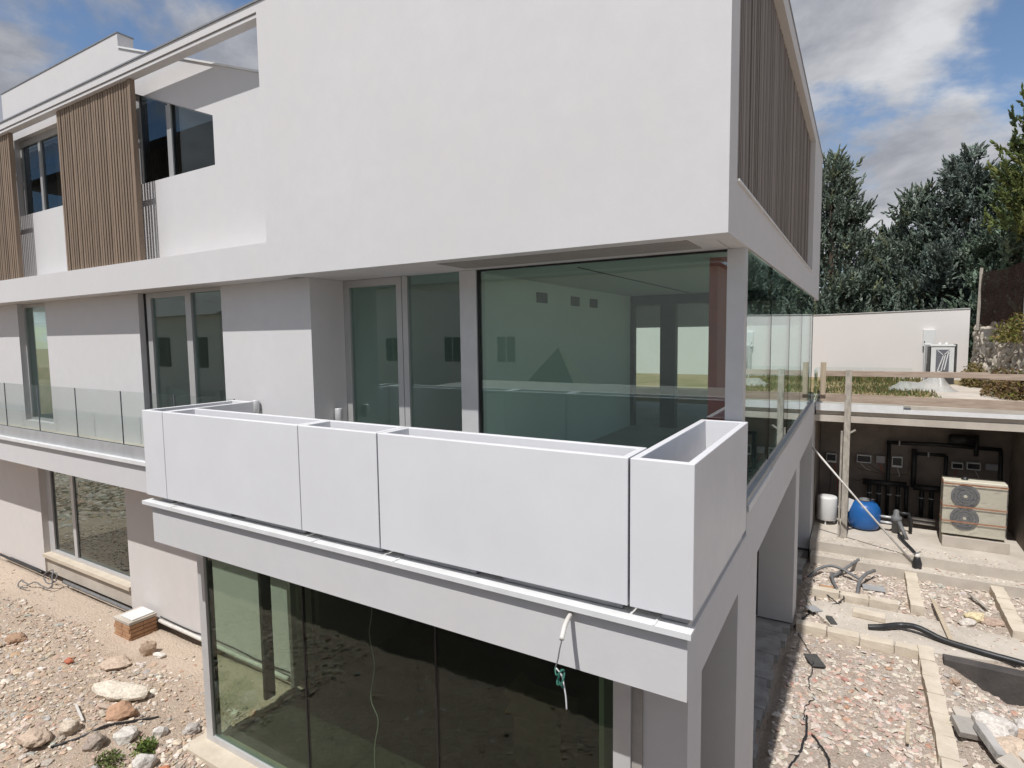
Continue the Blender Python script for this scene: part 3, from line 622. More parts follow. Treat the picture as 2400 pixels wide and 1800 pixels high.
# right yard
rock('boulder', 'big white boulder in the rubble heap beside the yellow block kerb', 1.66, 9.42, .22, (.54, .50, .455), (1, .85, .85), .3, 22)
rock('boulder', 'tan and white boulder just below the big white one', 1.78, 9.12, .22, (.55, .44, .34), (1.1, .8, .6), 1.1, 23)
rock('rock', 'white round stone at the edge of the frame above the heap', 2.05, 9.95, .12, (.54, .51, .47), (1, .9, .8), 0, 24)
rock('rock', 'brown stone between the white boulders at the heap top', 1.98, 9.62, .13, (.42, .30, .22), (1.2, .8, .6), .4, 25)
rock('rock', 'small brown stone on the slope below the dark trench wall', 1.42, 10.85, .07, (.38, .28, .21), (1.1, .8, .8), .4, 26)
rock('rock', 'yellowish stone among shards near the far block kerb', 2.0, 13.45, .17, (.62, .52, .33), (1, .9, .5), .4, 27)
rock('rock', 'white flat stone beside the yellowish one', 1.86, 13.2, .16, (.55, .50, .44), (1, .7, .4), .9, 28)
rock('rock', 'brown blocky stone behind the yellowish one', 2.25, 13.35, .14, (.40, .30, .24), (1.2, .7, .6), .2, 29)
def slabpiece(label, c, h, rz, rx, ry, mat, name='slab_fragment'):
    return setp(MB().obox(c, *h, rz, rx, ry).build(name, mat, None, .008), label, 'slab')
slabpiece('grey concrete slab fragment tilted against the block kerb', (1.38, 9.3, -5.2), (.16, .14, .045), .3, .25, .1, 'concrete')
slabpiece('pink tinted tile piece lying on the grey fragment', (1.36, 9.62, -5.22), (.1, .11, .02), .2, .1, .1, 'concrete_pale')
slabpiece('long dark grey beam fragment sticking out of the heap', (1.56, 9.05, -5.16), (.06, .26, .05), .35, .15, .2, 'concrete_dark', 'beam_fragment')
slabpiece('pale square tile at the bottom corner of the heap', (1.95, 9.05, -5.2), (.15, .15, .03), .6, .12, -.15, 'concrete_pale')
slabpiece('white angled tile at the bottom of the heap', (1.72, 8.72, -5.18), (.16, .1, .02), 1.0, .3, .1, 'concrete_pale')
slabpiece('grey slab leaning at the right edge of the heap', (2.15, 9.4, -5.2), (.14, .2, .04), .1, .2, .35, 'concrete')
slabpiece('flat black roof slate lying on the red shards', (-.48, 10.32, -5.31), (.11, .16, .012), .5, .1, .05, 'dark_frame', 'slate')
slabpiece('small dark slate between the wall and the kerb', (-.30, 11.95, -5.3), (.06, .13, .012), .4, .1, .1, 'dark_frame', 'slate')
slabpiece('grey flat slate near the pier base', (-.62, 12.3, -5.3), (.12, .12, .012), .8, .05, .1, 'box_grey', 'slate')
slabpiece('pale flat stone slab set in the mortar patch', (.3, 12.45, -5.27), (.26, .12, .05), -.05, 0, 0, 'tufa')
slabpiece('purple grey tile lying inside the block enclosure', (.4, 14.0, -5.33), (.2, .12, .012), .1, .05, 0, 'box_grey', 'tile')
slabpiece('orange tile fragment inside the block enclosure', (-.42, 13.5, -5.32), (.14, .1, .02), .4, .1, .1, 'brick_face', 'tile')
slabpiece('white tile by the enclosure corner', (.62, 13.35, -5.31), (.2, .1, .015), -.1, .1, 0, 'trim_white', 'tile')

p = zone(-.8, 3.2, 15.0, 15.9, 900); p[:, 2] = np.where(p[:, 1] > 15.36, -4.945, -5.165)
scatter('step_debris', 'chips and dust crumbs lying on the concrete step', 'debris', p, .006 + .03 * RS.rand(len(p)) ** 3, pick(YARD, (4, 4, 3, .4, .5, 1), len(p)), .3)
p = zone(-.6, 2.5, 11.7, 12.9, 700); p[:, 2] = -5.322
scatter('mortar_debris', 'small chips scattered on the mortar bed', 'debris', p, .006 + .025 * RS.rand(len(p)) ** 3, pick(YARD, (4, 4, 3, .4, .5, 1), len(p)), .3)
# mortar patch and pump room
def patch(name, pts, z, mat, label, cat):
    return setp(MB().prism(pts, 'z', z - .12, z).build(name, mat, None), label, cat)
struct(MB().prism([(-.72, 12.7), (-.1, 12.95), (1.0, 12.95), (2.5, 12.8), (2.6, 11.95), (1.9, 11.7), (1.2, 11.55), (.9, 11.5), (.4, 11.58), (-.2, 11.62), (-.5, 12.1)], 'z', -5.6, -5.325).build('mortar_bed', 'concrete_pale'))
tufs = []
for q in range(4):
    bm = bmesh.new(); bmesh.ops.create_cube(bm, size=1); bmesh.ops.subdivide_edges(bm, edges=bm.edges, cuts=2, use_grid_fill=True)
    for v in bm.verts:
        p_ = Vector((v.co.x * .485, v.co.y * .215, v.co.z * .2 + .1)); k = sum(abs(abs(c_) - .5) < 1e-4 for c_ in v.co)
        p_ *= 1 - (.012 + .05 * max(0, noise.noise(p_ * 7 + Vector((q * 9, 0, 0))))) * (k >= 2)
        p_ += Vector((noise.noise(p_ * 6 + Vector((q, 3, 1))), noise.noise(p_ * 6 + Vector((5, q, 1))), noise.noise(p_ * 6 + Vector((1, 7, q))))) * .012; v.co = p_
    me = bpy.data.meshes.new('block'); bm.to_mesh(me); bm.free(); me.materials.append(MATS['tufa']); tufs.append(me)
def kerb(label, pts, sx=1, z=-5.36, ang=0):
    t = thing('block_kerb', label, 'kerb', (pts[0][0], pts[0][1], z))
    for i, (x, y) in enumerate(pts): inst('block', tufs[int(RS.randint(4))], t, (x, y, z - .05 + RS.uniform(-.008, .008)), (RS.uniform(-.015, .015), RS.uniform(-.015, .015), ang + RS.uniform(-.03, .03)), (sx, 1, 1))
    return t
kerb('yellow stone block kerb running down the middle of the yard to the frame bottom', [(1.08 + .004 * i, 11.25 - i * .50) for i in range(9)], 1, -5.36, math.pi / 2)
kerb('short yellow block kerb between the mortar bed and the pump room', [(1.09, 14.9 - i * .5) for i in range(4)], 1, -5.36, math.pi / 2)
kerb('yellow block kerb across the enclosure beside the house wall', [(-.45 + i * .5, 13.16 - .01 * i) for i in range(3)], 1, -5.36, 0)
kerb('cream block kerb across the yard at the edge of the red shards', [(-.6 + i * .5, 11.45 - .01 * i) for i in range(4)], 1, -5.38, 0)
kerb('block kerb at the far side of the yard by the stones', [(2.55, 15.1 - i * .5) for i in range(5)], 1, -5.36, math.pi / 2)
setp(B('trench_wall', 'bitumen', None, (1.32, 3.4, 11.3, 11.5, -6.3, -5.27), bevel=.01), 'dark coated trench wall at the edge of the mortar bed', 'wall')

P = thing('pump_room', 'dark open pump room below the garden terrace', 'building', (1.2, 17.4, -5.4))
B('floor', 'concrete_pale', P, (-.89, 3.4, 15.35, 18.7, -5.4, -4.95)); B('step', 'concrete_pale', P, (-.85, 3.5, 14.98, 15.348, -5.4, -5.17))
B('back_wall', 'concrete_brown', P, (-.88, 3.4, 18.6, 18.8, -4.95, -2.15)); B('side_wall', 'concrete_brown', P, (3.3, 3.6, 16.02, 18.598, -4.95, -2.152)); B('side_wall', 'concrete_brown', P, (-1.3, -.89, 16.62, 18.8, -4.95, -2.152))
B('roof_slab', 'concrete_pale', P, (-1.2, 9, 16.02, 19.0, -2.15, -2.0), (-.88, 9, 16.10, 19.0, -2.0, -1.89), (-1.2, 9, 16.62, 19.0, -1.89, -1.76))
B('edge_flashing', 'trim_white', P, (-.88, .9, 16.0, 16.05, -1.885, -1.70)); B('edge_flashing', 'trim_white', P, (.902, 6, 16.0, 16.05, -1.885, -1.79)); B('edge_flashing', 'aluminium_light', P, (-.88, 9, 16.05, 16.6, -1.888, -1.84))
B('post', 'timber', P, (3.27, 3.45, 15.8, 16.0, -5.0, -2.16))
# timber guard rail
t = thing('guard_rail', 'rough timber guard rail along the terrace edge', 'railing', (1, 15.95, -4.95))
def plank(x0, x1, z0, z1, y, dz=0):
    return MB().prism([(x0, z0), (x1, z0 + dz), (x1, z1 + dz), (x0, z1)], 'y', y, y + .035).build('plank', 'timber', t, .004)
plank(-.80, 2.42, -1.045, -.915, 15.98, .015); plank(2.2, 6, -1.06, -.93, 16.02, 0); plank(-.80, 6, -1.66, -1.46, 15.985, -.06)
B('post', 'timber_grey', t, (-.27, -.135, 15.86, 15.975, -4.945, -.885), bevel=.006); B('post', 'timber_grey', t, (-.33, -.285, 15.9, 15.96, -4.945, -2.35), bevel=.004); B('post', 'timber_raw', t, (-.80, -.68, 15.93, 15.975, -1.5, -.71), bevel=.004)
MB().obox((-.10, 15.9, -2.35), .09, .01, .02, 0, 0, -.6).build('splinter', 'timber_grey', t)
setp(MB().tube([(-.88, 15.15, -2.66), (.2, 15.25, -3.98), (1.2, 15.35, -5.16)], .022, 10).build('raking_prop', 'pale_pipe', None, 0, True), 'slanting metal prop leaning from the house corner to the yard', 'prop')
# terrace balustrade
t = thing('glass_railing', 'clear glass railing panels on the terrace corner', 'railing', (.2, 16.2, -1.9))
B('channel', 'aluminium_light', t, (-.86, 1.05, 16.12, 16.18, -1.84, -1.75)); B('glass_panel', 'glass_clear', t, (-.86, .09, 16.14, 16.157, -1.75, -.83)); B('glass_panel', 'glass_clear', t, (.105, 1.05, 16.14, 16.157, -1.75, -.83)); B('glass_panel', 'glass_clear', t, (-.88, -.865, 14.95, 16.1, -1.62, -.83))
# machines in the pump room
t = thing('heat_pump', 'cream double fan heat pump wrapped in film with orange straps', 'heat pump', (2.3, 16.65, -4.95))
B('plinth', 'concrete_pale', t, (1.77, 2.98, 16.38, 17.0, -4.949, -4.70), bevel=.006)
MB().box(1.75, 2.90, 16.42, 16.86, -4.65, -3.40).build('casing', 'cream_metal', t, .015)
B('foot', 'black_plastic', t, (1.9, 2.0, 16.44, 16.84, -4.698, -4.652)); B('foot', 'black_plastic', t, (2.65, 2.75, 16.44, 16.84, -4.698, -4.652))
for zc in (-3.74, -4.25):
    f = MB().lathe((2.16, 16.418, zc), [(.265, 0), (.265, -.02), (.25, -.024), (.02, -.03)], 40, 'y').build('fan_grille', 'grille', t, 0, False)
    MB().lathe((2.16, 16.388, zc), [(.035, 0), (.035, -.012), (.02, -.016)], 20, 'y').build('hub', 'cream_metal', f)
    for r in (.09, .15, .21):
        MB().tube([(2.16 + r * math.cos(a), 16.386, zc + r * math.sin(a)) for a in np.linspace(0, 6.283, 33)], .004, 5).build('ring', 'dark_frame', f, 0, True)
for zc in (-3.47, -3.99, -4.34): B('strap', 'strap', t, (1.746, 2.904, 16.38, 16.384, zc - .018, zc + .018), (2.9, 2.904, 16.384, 16.862, zc - .018, zc + .018), (1.746, 1.75, 16.384, 16.862, zc - .018, zc + .018))
m = MB(); n1_, n2_ = 34, 34
for j in range(n2_ + 1):
    for i in range(n1_ + 1):
        x = 1.742 + 1.166 * i / n1_; z = -4.62 + 1.2 * j / n2_; m.v.append((x, 16.368 - .018 * abs(nz(x, z * 2.6, 3, 5)) - .01 * nz(x * .7, z, 5, 17), z))
m.f = [(j * (n1_ + 1) + i, j * (n1_ + 1) + i + 1, (j + 1) * (n1_ + 1) + i + 1, (j + 1) * (n1_ + 1) + i) for j in range(n2_) for i in range(n1_)]
m.build('wrap_film', 'film', t, 0, True)
MB().lathe((2.16, 16.62, -3.40), [(.07, 0), (.07, .02), (.045, .06)], 14).build('fitting', 'black_plastic', t)
t = thing('filter_tank', 'blue rounded sand filter tank on the pump room floor', 'tank', (.22, 17.0, -4.95))
MB().lathe((.22, 17.0, -4.95), [(.28, .0), (.30, .03), (.33, .07), (.355, .14), (.365, .30), (.36, .46), (.335, .56), (.28, .64), (.20, .69), (.10, .71)], 36).build('vessel', 'blue_tank', t, 0, True)
MB().lathe((.22, 17.0, -4.95), [(.30, .0), (.31, .02), (.30, .06)], 30).build('foot_ring', 'black_plastic', t, 0, True)
MB().lathe((.22, 17.0, -4.245), [(.13, 0), (.14, .02), (.12, .05), (.05, .07)], 20).build('lid', 'grey_pipe', t, 0, True)
MB().tube([(.28, 16.95, -4.2), (.44, 16.9, -4.17)], .02, 8).build('handle', 'black_plastic', t, 0, True)
for z in (-4.58, -4.72): MB().tube([(.55, 16.95, z), (.88, 16.93, z)], .03, 10).build('outlet_pipe', 'aluminium_light', t, 0, True)
t = thing('pump_valve', 'black and grey pump valve beside the blue tank', 'pump', (1.0, 17.0, -4.95))
MB().lathe((.90, 16.95, -4.95), [(.09, 0), (.09, .28), (.12, .30), (.12, .40), (.07, .44), (.06, .55), (.03, .58)], 18).build('body', 'grey_pipe', t, 0, True)
MB().tube([(.9, 16.95, -4.45), (1.15, 16.95, -4.44), (1.2, 16.95, -4.6), (1.2, 17.0, -4.9)], .04, 10).build('pipe', 'black_plastic', t, 0, True)
MB().tube([(.95, 16.7, -4.6), (1.1, 16.5, -4.95)], .045, 10).build('pipe', 'grey_pipe', t, 0, True)
t = thing('white_drum', 'white plastic drum on thin legs beside the timber post', 'drum', (-.61, 17.0, -4.95))
MB().lathe((-.61, 17.0, -4.84), [(.22, 0), (.235, .02), (.235, .56), (.225, .6), (.2, .61)], 32).build('drum', 'white_plastic', t, 0, True)
for a in (.4, 2.5, 4.6): MB().cyl((-.61 + .18 * math.cos(a), 17 + .18 * math.sin(a), -4.95), (-.61 + .18 * math.cos(a), 17 + .18 * math.sin(a), -4.83), .018, 8).build('leg', 'white_plastic', t)
setp(MB().obox((-.18, 16.3, -4.2), .13, .008, .16, .2, .05, .35).build('white_sheet', 'trim_white', None), 'crumpled white sheet stuck behind the timber post', 'sheet')
setp(MB().tube(wob([(.95, 16.55, -4.9), (1.05, 16.1, -4.92), (1.15, 15.7, -4.93), (1.22, 15.4, -4.95)], 6), .04, 10).build('hose', 'black_plastic', None, 0, True), 'black hose running from the pump valve over the step', 'hose')
t = thing('riser_pipe', 'upright black sleeved pipe with a valve in front of the step', 'pipe', (1.22, 15.25, -5.36))
MB().lathe((1.22, 15.22, -5.36), [(.07, 0), (.09, .1), (.095, .3), (.06, .42), (.055, .44)], 16).build('sleeve', 'black_plastic', t, 0, True); MB().lathe((1.22, 15.22, -4.92), [(.05, 0), (.06, .02), (.03, .07)], 14).build('cap', 'pale_pipe', t, 0, True); MB().tube([(1.16, 15.2, -4.86), (1.28, 15.24, -4.80)], .015, 8).build('lever', 'grey_pipe', t, 0, True)
# pipework on the back wall
t = thing('pipework', 'black pipe manifold fixed to the pump room back wall', 'pipework', (1.3, 18.4, -4.95))
def pw(*ps, r=.045): MB().tube(ps, r, 10).build('pipe', 'black_plastic', t, 0, True)
pw((.76, 18.45, -4.93), (.755, 18.45, -2.96)); pw((.70, 18.45, -2.95), (1.87, 18.45, -2.92), (3.1, 18.45, -2.95), r=.05); pw((3.08, 18.45, -2.96), (3.12, 18.45, -4.2))
pw((1.32, 18.45, -3.08), (1.32, 18.45, -4.1), r=.06); pw((1.34, 18.45, -3.2), (1.99, 18.45, -3.19)); pw((1.99, 18.45, -3.2), (2.0, 18.45, -4.0))
pw((.18, 18.4, -4.06), (1.18, 18.4, -4.05), r=.075); pw((1.32, 18.4, -4.08), (2.1, 18.4, -4.08), r=.08)
for x in (.34, .56, .99, 1.18, 1.51, 1.72): pw((x, 18.4, -4.08), (x, 18.4, -4.93), r=.05)
for x in (.34, .56, .80, .99, 1.51, 1.72): MB().cyl((x, 18.4, -4.36), (x, 18.4, -4.34), .062, 12).build('clamp', 'aluminium_light', t)
for x, z in ((.98, -2.95), (1.62, -3.2), (1.62, -4.08)): MB().cyl((x, 18.4, z - .06), (x, 18.4, z + .07), .018, 8).build('valve', 'aluminium_light', t)
pw((2.03, 18.4, -2.75), (2.55, 18.4, -2.75), r=.13); pw((2.6, 18.45, -2.6), (2.6, 18.45, -3.15), r=.05)
for z in (-4.70, -4.80): MB().tube([(1.25, 17.6, z), (1.74, 17.55, z), ], .035, 10).build('pipe', 'pale_pipe', t, 0, True)
for (x0, x1, z0, z1, mt, lb) in ((-.72, -.47, -3.64, -3.38, 'unit_white', 'white control box with a dark display beside the timber post'), (.02, .36, -3.57, -3.35, 'unit_white', 'long white breaker box with a dark door on the back wall'), (.47, .68, -3.54, -3.34, 'box_grey', 'plain grey box next to the tall black pipe'), (.83, 1.07, -3.62, -3.33, 'unit_white', 'black fronted box with a white base right of the tall pipe'),
                         (2.12, 2.36, -3.53, -3.36, 'unit_white', 'small breaker box above the wrapped heat pump'), (2.43, 2.71, -3.52, -3.33, 'unit_white', 'wider breaker box above the wrapped heat pump'), (2.81, 3.05, -3.49, -3.33, 'box_grey', 'plain grey box above the heat pump in the corner')):
    t = thing('wall_box', lb, 'box', ((x0 + x1) / 2, 18.5, z0)); B('case', mt, t, (x0, x1, 18.48, 18.598, z0, z1), bevel=.008)
    if mt == 'unit_white': B('door', 'dark_panel', t, (x0 + .02, x1 - .02, 18.472, 18.479, z0 + (.06 if z1 - z0 > .24 else .03), z1 - .03))
t = thing('cable_drops', 'thin cables drooping from the boxes on the pump room wall', 'cable', (1, 18.4, -4.9))
for i, (x0, z0, x1, z1) in enumerate(((-.6, -3.64, -.65, -4.6), (-.52, -3.64, -.4, -4.5), (.1, -3.57, .35, -3.75), (.3, -3.57, .75, -3.8), (.55, -3.54, .62, -3.8), (.95, -3.62, 1.0, -3.85), (.05, -3.72, 1.2, -3.78), (2.2, -3.53, 2.1, -4.0), (2.6, -3.52, 2.75, -3.9), (-.1, -4.02, .2, -3.98))):
    MB().tube(wob([(x0, 18.44, z0), ((x0 + x1) / 2 + .03, 18.42, (z0 + z1) / 2 - .06), (x1, 18.44, z1)], 6, .004, i), .008, 5).build('cable', ('black_plastic', 'steel_red', 'pale_pipe')[i % 3], t, 0, True)
# hoses and cables in the yard
gh = lambda x, y, d=.02: (x, y, ground_h(x, y) + d)
setp(MB().tube(wob([(.28, 11.95, -5.29), (.5, 12.02, -5.26), (.75, 12.18, -5.24), (1.02, 12.15, -5.2), (1.4, 12.0, -5.27), (1.9, 11.85, -5.27), (2.5, 11.72, -5.27), (3.2, 11.6, -5.29)], 7, .004), .052, 12).build('pipe_run', 'black_plastic', None, 0, True), 'thick black pipe curving over the mortar bed', 'pipe')
def hose(label, pts, r, mat='grey_pipe', amp=.006, seed=0, name='hose', cat='hose'): return setp(MB().tube(wob(pts, 8, amp, seed), r, 8).build(name, mat, None, 0, True), label, cat)
hose('grey corrugated hose bent over the step into the yard', [(.12, 15.1, -5.15), (-.05, 14.75, -5.2), (-.25, 14.4, -5.28), (-.4, 14.1, -5.31)], .032)
hose('grey hose arching beside the house wall', [gh(-.82, 14.0), (-.6, 14.3, -5.2), (-.3, 14.45, -5.17), (.15, 14.3, -5.3)], .03)
hose('grey hose stub running down to the block kerb', [(-.38, 14.3, -5.28), (-.36, 13.9, -5.25), (-.25, 13.45, -5.3)], .032)
hose('short grey hose standing curved out of the rubble', [(.42, 14.7, -5.2), (.25, 14.3, -5.18), (.14, 13.9, -5.22), (.11, 13.5, -5.33)], .034)
hose('black cable looping from the wall across the kerb', [gh(-.84, 14.9), gh(-.72, 14.0), gh(-.66, 13.3), gh(-.62, 12.8), gh(-.7, 12.2), gh(-.8, 11.8), gh(-.88, 11.5)], .014, 'black_plastic', .02, 4, 'cable', 'cable')
hose('coiled black cable by the cross kerb', [gh(-.66, 12.6), gh(-.3, 12.75, .05), gh(-.12, 13.0, .12), gh(-.3, 13.3, .12), gh(-.42, 13.1, .1), gh(-.2, 12.8, .06), gh(-.05, 12.6, .03)], .012, 'black_plastic', .01, 5, 'cable', 'cable')
hose('thin wire straggling across the red shards', [gh(-.8, 11.3), gh(-.62, 10.8), gh(-.5, 10.2, .05), gh(-.52, 9.7), gh(-.42, 9.3), gh(-.52, 9.0), gh(-.5, 8.6)], .006, 'black_plastic', .02, 6, 'cable', 'cable')
hose('black cable curling at the frame bottom beside the pier', [gh(-.48, 8.75), gh(-.46, 8.4, .05), gh(-.5, 8.0), gh(-.6, 7.6), gh(-.72, 7.3)], .014, 'black_plastic', .01, 7, 'cable', 'cable')
hose('second black cable bowing away from the pier at the bottom', [gh(-.4, 8.4), gh(-.28, 8.2, .06), gh(-.18, 7.95, .06), gh(-.18, 7.7, .04), gh(-.3, 7.45)], .013, 'black_plastic', .01, 8, 'cable', 'cable')
hose('black hose lying across the sandy rubble below the limestone slab', [gh(-8.95, 3.12), gh(-8.8, 3.4, .03), gh(-8.7, 3.65, .03), gh(-8.55, 3.95, .03), gh(-8.4, 4.2)], .016, 'black_plastic', .006, 9)
def board(label, a, b, w, mat='timber_raw'):
    a, b = Vector(a), Vector(b); c = (a + b) / 2; d = b - a
    return setp(MB().obox(c, d.length / 2, w / 2, .012, math.atan2(d.y, d.x), 0, -math.asin(d.z / d.length)).build('board', mat, None, .003), label, 'board')
board('narrow timber board lying on the mortar bed', (1.38, 13.75, -5.25), (1.5, 12.1, -5.29), .07)
board('grey batten sunk in the shards by the far kerb', (2.05, 14.5, -5.28), (2.25, 13.85, -5.29), .06, 'timber_grey')
board('pale lath leaning in the red shards at the bottom', (.72, 9.2, -5.25), (.68, 8.7, -5.28), .04)
board('grey metal strip lying on the sandy rubble', gh(-9.55, 3.66, .05), gh(-9.08, 3.55, .04), .03, 'pale_pipe')
board('reddish wooden batten below the limestone slab', gh(-9.3, 3.85, .05), gh(-8.75, 4.02, .05), .07, 'timber')
# ------------------------------------------------------------------ garden behind
t = thing('garden_wall', 'long white rendered garden wall at the back of the terrace', 'wall', (-3, 26.6, -1.78))
MB().prism([(-14, -1.78), (3.36, -1.78), (3.36, .79), (-14, .45)], 'y', 26.5, 26.75).build('wall_body', 'render_garden', t)
MB().prism([(-14, .452), (3.36, .792), (3.36, .81), (-14, .47)], 'y', 26.47, 26.78).build('cap', 'trim_white', t)
t = thing('terrace_unit', 'white box machine with a taped fan grille in front of the garden wall', 'heat pump', (2.4, 24.6, -1.78))
B('stand', 'dark_frame', t, (2.12, 2.74, 24.3, 24.8, -1.78, -1.42)); B('casing', 'unit_white', t, (2.08, 2.72, 24.3, 24.85, -1.41, -.52), bevel=.012); B('top', 'unit_white', t, (2.06, 2.74, 24.28, 24.87, -.515, -.46), bevel=.01)
B('side_rail', 'dark_frame', t, (2.735, 2.79, 24.3, 24.85, -1.42, -.44)); B('side_rail', 'dark_frame', t, (2.02, 2.06, 24.3, 24.85, -1.42, -.52))
g_ = B('grille', 'grille', t, (2.22, 2.58, 24.285, 24.299, -1.36, -.62))
for a, b in (((2.24, -.64), (2.42, -.82)), ((2.56, -.64), (2.40, -.82)), ((2.42, -.78), (2.26, -1.34)), ((2.46, -.8), (2.36, -1.34)), ((2.54, -.7), (2.44, -1.3))):
    MB().prism([(a[0], a[1]), (a[0] + .03, a[1]), (b[0] + .03, b[1]), (b[0], b[1])], 'y', 24.278, 24.283).build('tape', 'trim_white', g_)
for x in (2.32, 2.5): MB().cyl((x, 24.5, -.46), (x + .05, 24.5, -.40), .05, 12).build('fitting', 'unit_white', t)
t = thing('meter_cabinet', 'grey white electrical cabinet fixed to the garden wall', 'cabinet', (2.2, 26.4, -1.0)); B('case', 'unit_white', t, (2.0, 2.36, 26.36, 26.498, -.55, .06), bevel=.01); B('post', 'box_grey', t, (2.04, 2.16, 26.40, 26.49, -1.78, -.56)); B('lock', 'dark_frame', t, (2.03, 2.06, 26.352, 26.359, -.42, -.36))
t = thing('meter_cabinet', 'narrow grey cabinet standing beside the taped machine', 'cabinet', (2.05, 25.3, -1.78)); B('case', 'unit_white', t, (1.96, 2.16, 25.2, 25.4, -1.78, -.42), bevel=.01); B('lock', 'dark_frame', t, (2.04, 2.07, 25.19, 25.199, -1.05, -.99)); B('door', 'box_grey', t, (1.98, 2.14, 25.192, 25.199, -1.7, -.48))
m = MB(); a_, b_ = 46, 20
for j in range(b_ + 1):
    for i in range(a_ + 1):
        x = .75 + 1.75 * i / a_; y = 21.0 + 1.4 * j / b_
        e = min(1, 4 * min(i / a_, 1 - i / a_)) * min(1, 3.5 * min(j / b_, 1 - j / b_))
        z = -1.77 + e * (.20 + .12 * nz(x, y, 2, 2.2) + .10 * abs(nz(x, y, 5, 5)) + (.28 if x > 1.7 else 0) * max(0, 1 - abs(x - 2.1) / .45)); m.v.append((x + .1 * nz(x, y, 8, 2), y + .12 * nz(x, y, 9, 2), z))
m.f = [(j * (a_ + 1) + i, j * (a_ + 1) + i + 1, (j + 1) * (a_ + 1) + i + 1, (j + 1) * (a_ + 1) + i) for j in range(b_) for i in range(a_)]
s = NT('plastic_sheet'); pr = s.bsdf((.50, .49, .465), .28, 0, .6, s.bump(s.noise(14, 5, .6), .6, .03)); tr = s.n('ShaderNodeBsdfTransparent'); mxs = s.n('ShaderNodeMixShader'); mxs.inputs[0].default_value = .32; s.l(pr.outputs[0], mxs.inputs[1]); s.l(tr.outputs[0], mxs.inputs[2]); s.l(mxs.outputs[0], s.out.inputs[0])
setp(m.build('plastic_sheet', 'plastic_sheet', None, 0, True), 'crumpled translucent plastic sheet heaped on the terrace grass', 'sheet')
struct(MB().prism([(1.6, 16.9), (3.4, 16.9), (3.3, 22.5), (2.7, 24.0), (1.9, 22.8)], 'z', -1.80, -1.765).build('garden_path', 'concrete_pale'))
# grass and weeds on the terrace
def blades(pts, h, w, cols, lean=.5):
    n = len(pts); a = RS.uniform(0, 6.283, n); l = RS.uniform(0, lean, n) * h; b = RS.uniform(0, 6.283, n)
    V = np.zeros((n, 3, 3)); V[:, 0] = pts; V[:, 1] = pts; V[:, 2] = pts
    V[:, 0, 0] += w * np.cos(a); V[:, 0, 1] += w * np.sin(a); V[:, 1, 0] -= w * np.cos(a); V[:, 1, 1] -= w * np.sin(a)
    V[:, 2, 0] += l * np.cos(b); V[:, 2, 1] += l * np.sin(b); V[:, 2, 2] += h
    m = MB(); m.v = V.reshape(-1, 3).tolist(); m.f = np.arange(3 * n).reshape(-1, 3).tolist(); m.c = np.repeat(np.concatenate([cols, np.ones((n, 1))], 1), 3, 0); return m
n = 9000; pts = np.stack([RS.uniform(-1.2, 1.9, n), RS.uniform(16.9, 26.4, n), np.full(n, -1.785)], 1)
k = np.array([RS.rand() < (.95 if y > 24.3 and x < 1.0 else .15 + .9 * max(0, nz(x, y, 3, .5) + .15)) for x, y, _ in pts]); pts = pts[k]; n = len(pts)
tall = np.where((pts[:, 1] > 24.2), RS.uniform(.12, .34, n), RS.uniform(.05, .15, n))
setp(blades(pts, tall, RS.uniform(.012, .03, n), pick([(.075, .11, .03), (.11, .13, .045), (.24, .19, .09)], (3, 3, 4), n, .2)).build('terrace_grass', 'leaf_mat', None, recalc=False), 'patchy green grass and weeds growing on the terrace', 'grass', None, 'stuff')
def leafy(name, label, cat, c, rx, ry, rz, n, size, pal, wts, stems=12, seed=0, group=None):
    rg = random.Random(seed); t = thing(name, label, cat, (c[0], c[1], c[2]), group)
    d = RS.normal(size=(n, 3)); d /= np.linalg.norm(d, axis=1)[:, None]; r = RS.rand(n) ** .45
    lump = np.array([1 + .35 * noise.noise(Vector(q * 1.9) + Vector((seed, 0, 0))) for q in d])
    P_ = d * (r * lump)[:, None] * np.array([rx, ry, rz]); P_[:, 2] = np.abs(P_[:, 2]) if rz > 0 else P_[:, 2]
    P_ += np.array(c) + np.array([0, 0, .02])
    u = RS.normal(size=(n, 3)); u /= np.linalg.norm(u, axis=1)[:, None]; w = np.cross(u, RS.normal(size=(n, 3))); w /= np.linalg.norm(w, axis=1)[:, None]
    L = size * RS.uniform(.6, 1.4, n)[:, None]
    V = np.stack([P_ - u * L, P_ + w * L * .4, P_ + u * L, P_ - w * L * .4], 1)
    m = MB(); m.v = V.reshape(-1, 3).tolist(); m.f = np.arange(4 * n).reshape(-1, 4).tolist(); m.c = np.repeat(np.concatenate([pick(pal, wts, n, .2), np.ones((n, 1))], 1), 4, 0)
    m.build('foliage', 'leaf_mat', t, recalc=False)
    s_ = MB()
    for i in range(stems):
        a = rg.uniform(0, 6.28); q = rg.uniform(.3, .9); s_.tube([(c[0], c[1], c[2] - .03), (c[0] + .4 * q * rx * math.cos(a), c[1] + .4 * q * ry * math.sin(a), c[2] + .4 * rz), (c[0] + q * rx * math.cos(a), c[1] + q * ry * math.sin(a), c[2] + .8 * rz * q)], [.012, .008, .004], 5)
    s_.build('stems', 'bark', t); return t
leafy('weed', 'taller leafy green weed in the rubble by the bay sill', 'weed', (-7.82, 3.72, -5.33), .16, .14, .18, 300, .03, [(.13, .19, .045), (.18, .22, .07), (.10, .15, .04)], (3, 2, 2), 9, 2)
leafy('weed', 'low spreading green weed at the frame bottom beside the taller one', 'weed', (-8.02, 3.38, -5.33), .24, .16, .11, 300, .026, [(.13, .17, .05), (.20, .22, .09), (.11, .14, .05)], (3, 2, 2), 10, 3)
OL = [(.16, .15, .04), (.20, .16, .055), (.12, .13, .035), (.22, .15, .07)]
